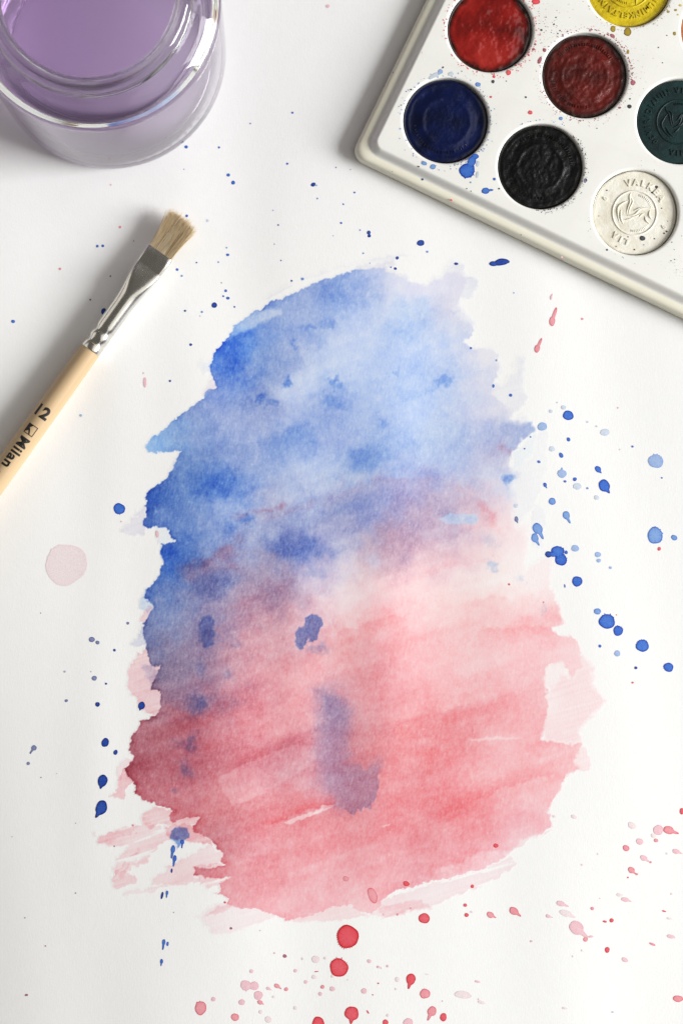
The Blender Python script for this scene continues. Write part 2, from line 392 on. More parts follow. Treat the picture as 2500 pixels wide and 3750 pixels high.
    for k in range(16):      # long overlapping strokes, each dried with one firm rim
        x0 = _rng.uniform(560, 1350); y0 = _rng.uniform(2380, 3280); L = _rng.uniform(380, 800); sl_ = _rng.uniform(-.36, -.20); bow = _rng.uniform(.35, .65)
        ridge([(x0, y0), (x0 + L * .33, y0 + L * sl_ * .33 * (.7 + bow * .6)), (x0 + L * .66, y0 + L * sl_ * .66 * (.8 + bow * .4)), (x0 + L, y0 + L * sl_)], r=_rng.uniform(.08, .16), b=_rng.uniform(0, .02), side=1 if k % 3 else -1, w_in=_rng.uniform(50, 110), w_out=2.5)
    for k in range(34):      # faint hairs of the brush all through the red part
        x0 = _rng.uniform(650, 1800); y0 = _rng.uniform(2250, 3250); L = _rng.uniform(120, 420); sl_ = _rng.uniform(-.42, -.18)
        ridge([(x0, y0), (x0 + L * .5, y0 + L * sl_ * .55), (x0 + L, y0 + L * sl_)], r=_rng.uniform(.02, .07), b=_rng.uniform(0, .01), side=1 if k % 2 else -1, w_in=_rng.uniform(10, 40))
    # pale lifted places
    for pts, f, so in ((EC([(800,760),(950,690),(1130,610),(1280,560),(1420,560),(1410,650),(1200,800),(1100,850),(960,920),(880,930),(830,860)]), .74, 5),
                       (EC([(1540,932),(1350,987),(1210,1050),(1250,1057),(1390,1003)]), .42, 2.5),
                       (FC([(0,800),(130,772),(60,795),(0,830)]), .5, 2.5), (FC([(350,890),(395,878),(390,890),(355,900)]), .45, 2.5),
                       (FC([(800,440),(950,425),(1090,432),(950,440),(820,452)]), .55, 4),
                       ([(854,1180),(921,1140),(971,1130),(1031,1130),(1033,1149),(978,1172),(930,1196),(897,1215),(856,1230),(826,1250),(840,1215)], .46, 8), (DC([(540,760),(800,700),(1090,640),(1085,660),(800,730)]), .8, 12)):
        sl, m, _ = poly_mask(pts, so, (1, 2, 1)); scale(sl, m, f)
    sl, m, _ = poly_mask(DC([(645,362),(700,332),(850,330),(862,368),(800,384),(690,385)]), 4, (1, 2, 1))
    A[sl] = A[sl] * (1 - .75 * m[..., None]) + .75 * m[..., None] * (0.50 * PIG_B)
    # peach streaks left by a redder brush passing through the blue
    for pts, r, w in ((CC([(950,515),(1050,480),(1200,470),(1300,440),(1400,390)]), .34, 11), (CC([(1080,560),(1200,530),(1400,470),(1560,420)]), .16, 8), (CC([(560,900),(700,860),(900,770),(1000,730)]), .28, 22),
                      (CC([(620,960),(720,900),(820,880),(940,890)]), .22, 26), (BC([(1240,1540),(1300,1580),(1330,1640)]), .30, 14), (DC([(870,280),(900,320),(930,370),(960,410)]), .35, 18), (DC([(300,155),(420,150),(500,155)]), .12, 6)):
        sl = sub(pts, 60); x, y = warped(sl, (4, 4, 2)); dd = seg_dist(x, y, pts, False); add(sl, np.exp(-(dd / w) ** 2) * np.clip(.7 + .4 * S4[sl], .1, 1.3), 0, r)
    # ---- blue dropped into the wet wash
    for a in ((1132,1195,26,22,0,.35),(1052,1400,18,24,0,.75),(1075,1265,14,14,0,.4),(1228,1400,24,20,0,.5),(955,1462,20,28,20,.6),(1000,1470,26,16,0,.35),
              (1215,1475,52,30,15,.6),(1195,1185,30,24,0,.25),(1085,1600,55,40,-20,.45),(1340,1690,60,42,20,.4),(1390,1650,30,40,0,.2),(780,1785,80,46,-10,.5),
              (560,1850,18,72,4,.6),(622,2016,34,30,0,.7),(850,1930,44,34,0,.55),(905,1905,26,22,0,.45),(820,2120,70,44,-20,.35),(1020,2005,62,48,10,.5),(1120,2010,62,36,-22,.5),
              (860,2365,18,14,0,.4),(1172,2378,30,22,20,.65),(722,2575,30,28,30,.85),(728,2438,24,20,0,.55),(832,2470,14,26,0,.5),(705,2722,24,30,0,.9),(660,2725,34,14,0,.4),(680,2815,26,26,0,.85),(640,2895,10,9,0,.5),
              (1280,1855,90,34,-14,.45),(1640,1885,40,18,0,.3),(1860,1755,18,22,0,.8),(1620,1395,30,22,-15,.35),(1800,2070,24,20,0,.25),(1905,2115,18,16,0,.28),(1990,2235,12,14,0,.25),(1780,1985,34,30,0,.22),
              (1450,1360,20,16,0,.25),(1400,1560,22,20,0,.2),(1010,1640,40,30,0,.3),(840,1330,36,50,-20,.6),(870,1240,44,26,-35,.5),(1010,1085,60,24,-20,.4),(1230,1095,30,34,0,.35)):
        small = max(a[2], a[3]) < 33 and a[1] < 2100
        blob(a[0], a[1], a[2] * .92, a[3] * .92, a[4], b=a[5] * (1.7 if small else 1.0), rough=(3, 5, 3) if small else (6, 6, 3), pw=1.9 if small else 1.1)
    for k in range(70):
        bx, by = _rng.uniform(620, 1750), _rng.uniform(1080, 1950); rr = _rng.uniform(8, 26)
        blob(bx, by, rr * _rng.uniform(.8, 1.6), rr, _rng.uniform(0, 180), b=_rng.uniform(.05, .22), rough=(5, 6, 3), pw=1.4)
    for pts, b, r, so in (([(730,2276),(754,2257),(782,2267),(785,2314),(778,2357),(758,2370),(735,2357)], .95, .05, 6),
                          (T([(697,1422),(712,1412),(738,1418),(743,1434),(731,1452),(722,1470),(712,1474),(704,1448)]), 1.25, .03, 2.5),
                          (T([(682,1447),(700,1440),(710,1455),(704,1486),(690,1491),(677,1472)]), 1.2, .03, 3),
                          (T([(455,1325),(520,1310),(540,1340),(505,1372),(462,1378),(440,1350)]), .45, 0, 26)):
        sl, m, dd = poly_mask(pts, so, (1.5, 3, 1.5)); add(sl, m * (1 + .35 * np.exp(-np.maximum(-dd, 0) / 7)), b, r)
    tail = T([(728,1590),(762,1588),(800,1625),(806,1690),(800,1745),(838,1768),(873,1752),(872,1808),(850,1850),(812,1868),(784,1862),(768,1838),(730,1800),(724,1700),(738,1640)])
    sl, m, dd = poly_mask(tail, 3, (2, 4, 2)); x, y = X[sl], Y[sl]
    soft_m = 1 / (1 + np.exp(dd / 13.0)); crisp = sstep(2780, 2860, y) * sstep(1200, 1300, x)
    mm = soft_m * (1 - crisp) + m * crisp
    prof = 1.0 - .45 * sstep(2560, 2760, y)
    add(sl, mm * prof * .95 * (1 + .7 * crisp * np.exp(-np.maximum(-dd, 0) / 8)), .85, -.02)
    sl, m, dd = poly_mask(T([(395,1908),(412,1898),(432,1905),(436,1922),(418,1938),(410,1952),(404,1938),(392,1930)]), 2.5, (1, 2, 1)); spot = (sl, m)

    # ---- wet edge along the dried outline
    inside = np.maximum(-d, 0)
    edge = (0.75 * sstep(1250, 700, X) + 0.2) * np.clip(.6 + .6 * W1, 0.05, 1.4) * np.exp(-inside / 4.5) + .16 * np.exp(-inside / 18) * sstep(1500, 700, X)
    A *= (1 + edge)[..., None]
    A *= M[..., None]

    # ---- thin pale washes reaching past the main outline
    def pale(pts, b=0.0, r=0.0, soft=3, rough=(2, 3, 1.6), edge=.35, dry=0.0, over=0.0):
        sl, m, dd = poly_mask(pts, soft, rough)
        m = m * (1 + edge * np.exp(-np.maximum(-dd, 0) / 5)) * (1 + .12 * S3[sl] + .10 * S2[sl])
        if dry > 0:
            m = m * sstep(dry - .75, dry - .35, S2[sl] * .75 + S1[sl] * .5 + .8)
        add(sl, np.maximum(m, 0) * (1 - M[sl] * (1 - over)), b, r)
    pale([(529,1860),(500,1890),(448,1937),(470,1958),(529,1955),(535,1915)], .14, .07, soft=4)
    pale([(565,1932),(606,1928),(640,1975),(600,1992),(575,1975)], .10, .0)
    pale([(538,2160),(512,2190),(508,2225),(540,2240),(560,2215)], .30, .02)
    pale([(560,2215),(525,2235),(515,2275),(540,2280)], .05, .25)
    pale([(529,2295),(505,2325),(479,2367),(500,2370),(534,2358)], .30, .10)
    pale([(506,2400),(490,2425),(477,2453),(462,2509),(483,2541),(506,2570),(512,2599),(565,2625),(600,2600),(600,2535),(565,2520),(575,2488),(598,2435),(545,2400),(535,2380)], .05, .42)
    pale(EC([(318,55),(380,60),(440,90),(400,150),(385,205),(345,120)]), .35, .1, soft=6)
    pale([(668,1650),(640,1690),(610,1745),(640,1730),(690,1660)], .18, .05)
    pale(EC([(270,645),(200,660),(155,745),(185,780),(225,715)]), .02, .14)
    pale(EC([(222,710),(185,770),(160,850),(130,880),(135,895),(165,885),(195,905),(240,845),(285,790),(250,775)]), .03, .36)
    pale([(735,1330),(735,1345),(745,1370),(775,1365),(775,1325)], .14, .02, soft=8)
    pale([(750,1430),(742,1450),(785,1430),(795,1400),(780,1380),(765,1395)], .10, .10, soft=6)
    # top right
    pale(BC([(0,222),(150,165),(300,120),(400,95),(405,140),(350,165),(470,225),(520,250),(300,330),(0,330)]), .15, .07, soft=11, edge=.1)
    pale(BC([(500,290),(670,290),(720,245),(800,220),(820,150),(870,120),(930,130),(945,235),(1030,250),(1055,300),(1000,385),(910,390),(900,440),(700,420)]), .12, .05, soft=10, edge=.1)
    pale(BC([(930,245),(1030,250),(1055,300),(1000,385),(925,388)]), .05, .0, soft=4)
    pale(BC([(830,800),(900,760),(1000,790),(1060,780),(1150,790),(1195,830),(1205,960),(1160,1050),(1060,1080),(950,1000)]), .12, .07, soft=8, edge=.1)
    pale(BC([(1160,1050),(1250,1060),(1290,1020),(1340,950),(1345,850),(1410,870),(1380,1080),(1415,1150),(1410,1220),(1300,1280),(1270,1340),(1100,1300)]), .11, .05, soft=10, edge=.1)
    pale([(1990,1545),(2003,1594),(1998,1726),(1975,1810),(1945,1860),(1901,1925),(1880,1920),(1870,1860),(1890,1720),(1930,1700),(1952,1675),(1964,1600)], .055, .02, soft=6, edge=.1)
    pale([(1962,1584),(1935,1610),(1890,1640),(1870,1660),(1880,1720),(1915,1705),(1948,1665)], .10, .0, soft=8, edge=.1)
    pale([(1955,1850),(1985,1850),(1995,1930),(1985,2000),(1950,1990),(1945,1900)], .05, .02, soft=6)
    # right: pale pink
    pale([(2129,2395),(2181,2442),(2160,2505),(2216,2568),(2167,2617),(2125,2660),(2125,2722),(1995,2712),(1985,2640),(1998,2540),(2013,2526),(2062,2477),(2100,2480)], .0, .20, soft=13, edge=.1)
    pale([(1985,2420),(2069,2425),(2070,2480),(2013,2535),(1985,2490)], .0, .12, soft=9, edge=.1)
    pale(FC([(1395,465),(1420,490),(1440,560),(1425,600),(1300,630),(1330,540),(1380,480)]), .0, .16, soft=4)
    pale([(1940,2080),(2013,2040),(2006,2134),(2040,2210),(2058,2280),(1980,2250),(1920,2150)], .0, .11, soft=12, edge=.1)
    # lower edge: broad thin stroke
    pale(FC([(345,1283),(420,1262),(690,1172),(900,1120),(1020,1050),(1060,1080),(960,1160),(800,1240),(660,1290),(560,1330),(380,1365),(345,1340)]), .03, .15, soft=4, dry=.05)
    pale(FC([(1220,925),(1180,945),(1080,985),(1000,1030),(980,1060),(1060,1010),(1240,905)]), .02, .14, soft=2, dry=.3)
    pale([(737,3347),(770,3320),(830,3310),(890,3322),(1012,3352),(918,3394),(838,3417),(780,3420),(750,3385)], .02, .12, soft=7)
    pale([(1030,3368),(1132,3358),(1226,3322),(1293,3316),(1320,3345),(1394,3357),(1487,3350),(1588,3330),(1520,3300),(1400,3320),(1360,3350),(1240,3372),(1100,3380)], .01, .20, soft=4)
    pale([(740,3355),(800,3322),(850,3318),(842,3330)], .02, .2, soft=3)
    # lower left: dry brush ends
    pale(EC([(310,1010),(400,945),(530,975),(600,1000),(705,1012),(640,1065),(500,1062),(430,1050),(370,1072),(330,1042)]), .02, .36, edge=.6)
    pale(EC([(470,1080),(520,1062),(600,1060),(690,1110),(770,1185),(640,1162),(500,1150)]), .04, .60, edge=.5)
    pale(EC([(500,1020),(530,985),(560,1010),(530,1045)]), .05, .6, edge=.5)
    pale(EC([(40,1185),(60,1145),(200,1080),(370,1040),(480,1095),(500,1150),(400,1210),(250,1285),(180,1330),(150,1390),(150,1310),(190,1240),(250,1190),(160,1182)]), .02, .24, dry=.12)
    pale(EC([(40,1185),(60,1145),(200,1080),(300,1055),(240,1110),(120,1170)]), .02, .16)
    pale(EC([(385,1430),(400,1390),(520,1310),(640,1240),(760,1180),(830,1250),(800,1300),(660,1330),(650,1370),(690,1405),(500,1442)]), .02, .21)
    pale(EC([(650,1320),(800,1290),(1010,1400),(840,1405),(690,1418)]), .02, .25, dry=.2)
    pale(EC([(150,1470),(138,1400),(160,1340),(250,1260),(305,1225),(290,1285),(215,1345),(270,1375),(305,1400),(270,1435),(200,1452)]), .03, .34, dry=.32)
    pale(EC([(180,1350),(300,1290),(380,1240),(350,1290),(240,1350),(190,1400)]), .02, .26, dry=.35)
    pale(EC([(200,1500),(360,1452),(500,1440),(380,1480),(240,1515)]), .02, .16, dry=.25)
    pale(EC([(700,1425),(850,1395),(1000,1400),(860,1440),(740,1450)]), .02, .22, dry=.35)
    pale(EC([(10,1100),(30,1105),(25,1125),(12,1120)]), .02, .14)
    add(*spot, b=1.5, r=.1)
    # the thin line above the wash
    sl = sub([(930,1000),(1530,900)], 90); x, y = warped(sl, (1, 2, .5))
    lp = [(930,1130),(1010,1075),(1108,1022),(1250,978),(1400,945),(1530,925)]
    dd = seg_dist(x, y, lp, False); add(sl, np.exp(-(dd / 5.0) ** 2) * (1 - M[sl]) * np.clip(.6 + .5 * W1[sl], 0, 1), .085, .04)

    # ---- granulation in the tooth of the paper
    amt = np.clip(A.sum(2), 0, 2.5)
    g = 1 + (0.060 * G1 + 0.055 * G2 + 0.03 * G3) * (0.55 + 0.6 * np.clip(amt, 0, 1))
    A *= np.clip(g, .5, 1.5)[..., None]
    return np.clip(A, 0, 4.5)
# ---------------------------------------------------------------- materials of the sheet
PAPER = (0.865, 0.868, 0.862)

def paper_tooth(t):
    """fine vertical tooth of the paper, shared by the bare sheet and the paint dried into it"""
    v = t.obj_vec()
    a = t.noise(1500, 3, .6, v); n1 = t.bump(a.outputs['Fac'], .09, .00035)
    v2 = t.obj_vec((1.0, 0.28, 1.0)); b = t.noise(1900, 2, .5, v2); n2 = t.bump(b.outputs['Fac'], .08, .0003, n1)
    c = t.noise(300, 3, .5, v); return t.bump(c.outputs['Fac'], .03, .0006, n2)

t = NT('white_paper'); t.set(Roughness=.85, Specular_IOR_Level=.2)
nz = t.noise(240, 5, .6, t.obj_vec())
t.l(t.ramp(nz.outputs['Fac'], [(.3, tuple(c * .985 for c in PAPER)), (.7, PAPER)]), t.b.inputs['Base Color'])
paper_tooth(t); M_PAPER = t.m

t = NT('dried_watercolour'); t.set(Roughness=.8, Specular_IOR_Level=.25)
at = t.n('ShaderNodeAttribute', attribute_name='pigment')
t.l(t.mix(1.0, (*PAPER, 1), at.outputs['Color'], 'MULTIPLY'), t.b.inputs['Base Color'])
paper_tooth(t); M_WASH = t.m

t = NT('dried_paint_drop'); t.set(Roughness=.55, Specular_IOR_Level=.3)
at = t.n('ShaderNodeAttribute', attribute_name='pigment')
g = t.noise(2600, 2, .5, t.obj_vec())
gr = t.ramp(g.outputs['Fac'], [(.3, (.86, .86, .86)), (.7, (1, 1, 1))])
t.l(t.mix(1.0, t.mix(1.0, (*PAPER, 1), at.outputs['Color'], 'MULTIPLY'), gr, 'MULTIPLY'), t.b.inputs['Base Color'])
paper_tooth(t); M_DROP = t.m

t = NT('table_board'); t.set(Roughness=.5); t.b.inputs['Base Color'].default_value = (.62, .58, .52, 1)
nz = t.noise(60, 5, .6, t.obj_vec((1, 12, 1)))
t.l(t.ramp(nz.outputs['Fac'], [(.3, (.50, .45, .38)), (.7, (.62, .57, .50))]), t.b.inputs['Base Color']); M_TABLE = t.m

# ---------------------------------------------------------------- table and sheet
bm = bmesh.new(); bmesh.ops.create_cube(bm, size=1, matrix=Matrix.Translation((0, 0, -.0245)) @ Matrix.Diagonal((1.1, 0.9, .024, 1)))
bmesh.ops.bevel(bm, geom=bm.edges[:], offset=.002, segments=2, affect='EDGES')
tb = bm_obj('table', bm, M_TABLE, smooth=False); tb['kind'] = 'structure'

paper = empty('paper_sheet')
tag(paper, 'white textured sheet painted with a blue and red watercolour wash under everything', 'paper')
PX, PY = 0.30, 0.36
nx, ny = 301, 361
gx = np.linspace(-PX, PX, nx); gy = np.linspace(-PY, PY, ny)
xx, yy = np.meshgrid(gx, gy); zz = paper_z(xx, yy)
top = np.stack([xx, yy, zz], -1).reshape(-1, 3); bot = top.copy(); bot[:, 2] -= .0003
f = grid_faces(nx, ny); n0 = len(top)
rim = np.concatenate([np.arange(nx), np.arange(1, ny) * nx + nx - 1, (ny - 1) * nx + np.arange(nx - 2, -1, -1), np.arange(ny - 2, 0, -1) * nx])
r2 = np.roll(rim, -1)
side = np.stack([r2, rim, rim + n0, r2 + n0], -1)
new_obj('sheet', mesh_np('sheet', np.vstack([top, bot]), np.vstack([f, f[:, ::-1] + n0, side])), M_PAPER, paper)

# ---------------------------------------------------------------- the wash: pigment lying in the paper surface
A = wash_pigment()
TR = np.exp(-A)
wx = (X - 1250) * 1e-4; wy = (1875 - Y) * 1e-4
amt = A.sum(2)
film = np.clip(amt / 0.25, 0.15, 1.0) * 0.00002
wz = paper_z(wx, wy) + 0.00002 + film
V = np.stack([wx, wy, wz], -1).reshape(-1, 3); C3 = TR.reshape(-1, 3)
F = grid_faces(NX, NY)[:, ::-1]
am = amt.reshape(-1); fa = am[F].max(1)
blue_d = (A[..., 0] - .05 * A[..., 1]).reshape(-1); red_d = np.maximum(A[..., 1].reshape(-1) - .6 * blue_d, 0)
bl = blue_d[F].mean(1) * 1.4 > red_d[F].mean(1)
xm = X.reshape(-1)[F].mean(1); ym = Y.reshape(-1)[F].mean(1)
# one clean division: the blue field lies above the diagonal where the two colours meet
upper = ym < np.interp(xm, [330, 600, 900, 1200, 1500, 1750, 1850, 2245], [2390, 2380, 2290, 2080, 1985, 1890, 1860, 1900])
for nm, sel, lab in (('blue_wash', upper, 'cloudy blue watercolour field with darker blooms'), ('red_wash', ~upper, 'rose red watercolour field of slanting brush strokes')):
    ff = F[(fa > .012) & sel]
    used = np.unique(ff); mp = np.zeros(len(V), np.int64); mp[used] = np.arange(len(used))
    o = new_obj(nm, mesh_np(nm, V[used], mp[ff], col=C3[used]), M_WASH, paper); o['label'] = lab

# ---------------------------------------------------------------- spattered drops, each its own dried film
DROPK = {  # absorbance of the dried colour: body, rim factor
    'N': np.array([4.4, 2.9, .95]), 'B': np.array([3.3, 1.90, .38]), 'b': np.array([1.75, 1.05, .20]), 'p': np.array([.98, .63, .12]), 'v': np.array([.36, .25, .07]),
    'M': np.array([1.6, 1.45, .75]), 'm': np.array([.8, .72, .38]), 'K': np.array([3.0, 2.9, 2.6]),
    'R': np.array([.12, 2.4, 2.1]), 'r': np.array([.05, 1.1, .95]), 'q': np.array([.03, .48, .38]), 'w': np.array([.01, .17, .15]), 'W': np.array([-.01, .13, .10]), 'D': np.array([.8, 2.2, 1.8]),
    'O': np.array([.9, 1.3, 3.6]), 'Y': np.array([.3, .55, 2.4]),
}
rd = random.Random(5)

def drop_mesh(rx, ry, ang, code, spikes=0, tail=None, seed=0, segs=None):
    """flat irregular film in metres about its own centre; plan angle ang (deg, clockwise), tail = (direction deg, length)"""
    r = random.Random(seed); segs = segs or (max(96, spikes * 9) if spikes and max(rx, ry) > 14 else 16 if max(rx, ry) < 6 else 28 if max(rx, ry) < 16 else 72)
    ph = [r.uniform(0, 6.28) for _ in range(6)]
    rings = [(0.0, .84), (.45, .86), (.72, .93), (.85, 1.12), (.93, 1.65), (1.0, 1.5)]
    k = DROPK[code] * r.uniform(.92, 1.08)
    vs_, cs = [], []
    ta = math.radians(tail[0]) if tail else 0
    a0 = math.radians(ang)
    bias = r.uniform(0, 6.28)
    outl = []
    for i in range(segs):
        th = 2 * math.pi * i / segs
        e = 1 + .035 * math.sin(2 * th + ph[0]) + .03 * math.sin(3 * th + ph[1]) + .02 * math.sin(5 * th + ph[2])
        x, y = rx * math.cos(th) * e, ry * math.sin(th) * e
        X_, Y_ = x * math.cos(a0) - y * math.sin(a0), x * math.sin(a0) + y * math.cos(a0)
        if spikes:
            tt = th + a0
            w = .5 + .5 * math.cos(tt - bias)
            s = max(0, math.sin(spikes * tt + 1.3 * math.sin(3 * tt + ph[3]))) ** 3
            amp = (.02 + .13 * w * w * w) * (0.35 + math.sin(5 * tt + ph[4]) ** 2 + .35 * math.sin(11 * tt + ph[5])) * (.45 if rx > 60 else 1)
            X_ *= 1 + s * amp; Y_ *= 1 + s * amp
        if tail:
            dd = math.atan2(Y_, X_) - ta; dd = (dd + math.pi) % (2 * math.pi) - math.pi
            g = math.exp(-(dd / .20) ** 2); h = math.exp(-(dd / .75) ** 2)
            L = math.hypot(X_, Y_); nl = L * (1 - .18 * (h - g)) + tail[1] * g
            X_, Y_ = X_ / L * nl, Y_ / L * nl
        outl.append((X_, Y_))
    n = 0
    idx = []
    for q, kf in rings:
        row = []
        for (x, y) in (outl if q > 0 else [(0, 0)]):
            g = 1 + .10 * math.sin(x * .35 + ph[0]) * math.cos(y * .3 + ph[1])
            vs_.append((x * q * 1e-4, -y * q * 1e-4)); pale_ = code in 'pvqwWm'; kk = 1 + (kf - 1) * (.45 if pale_ else 1); cs.append(np.exp(-(k * kk * g + (0 if pale_ else .20) * max(0, kf - 1.1) * k.max()))); row.append(n); n += 1
        idx.append(row)
    fs = []
    for i in range(segs):
        j = (i + 1) % segs
        fs.append((idx[0][0], idx[1][j], idx[1][i]))
    for a, b in zip(idx[1:], idx[2:]):
        for i in range(segs):
            j = (i + 1) % segs
            fs.append((a[i], a[j], b[j])); fs.append((a[i], b[j], b[i]))
    return np.array(vs_), np.array(fs), np.array(cs)

_dz = [0]
def put_drop(px, py, rx, ry, ang, code, spikes=0, tail=None, name='paint_drop', parent=None, zfun=None, base=None, mat=None):
    _dz[0] += 1
    v, f, c = drop_mesh(rx, ry, ang, code, spikes, tail, seed=int(px * 7 + py * 13))
    p = W(px, py, 0) if base is None else base
    zf = zfun or (lambda x, y: paper_z(x, y))
    z = zf(v[:, 0] + p.x, v[:, 1] + p.y) if zfun is None else np.full(len(v), 0.0)
    z0 = float(paper_z(p.x, p.y)) if zfun is None else p.z
    ctr = np.hypot(v[:, 0], v[:, 1]); ctr = 1 - ctr / (ctr.max() + 1e-9)
    zz = (z - z0 if zfun is None else z) + 0.00004 + 0.00002 + 1.5e-7 * (_dz[0] % 100) + ctr * 0.00003
    me = mesh_np(name, np.column_stack([v, zz]), f, col=c)
    # wind faces upward
    if me.polygons[len(me.polygons) // 2].normal.z < 0: me.flip_normals()
    o = new_obj(name, me, mat or M_DROP, parent or paper); o.location = (p.x, p.y, z0)
    return o

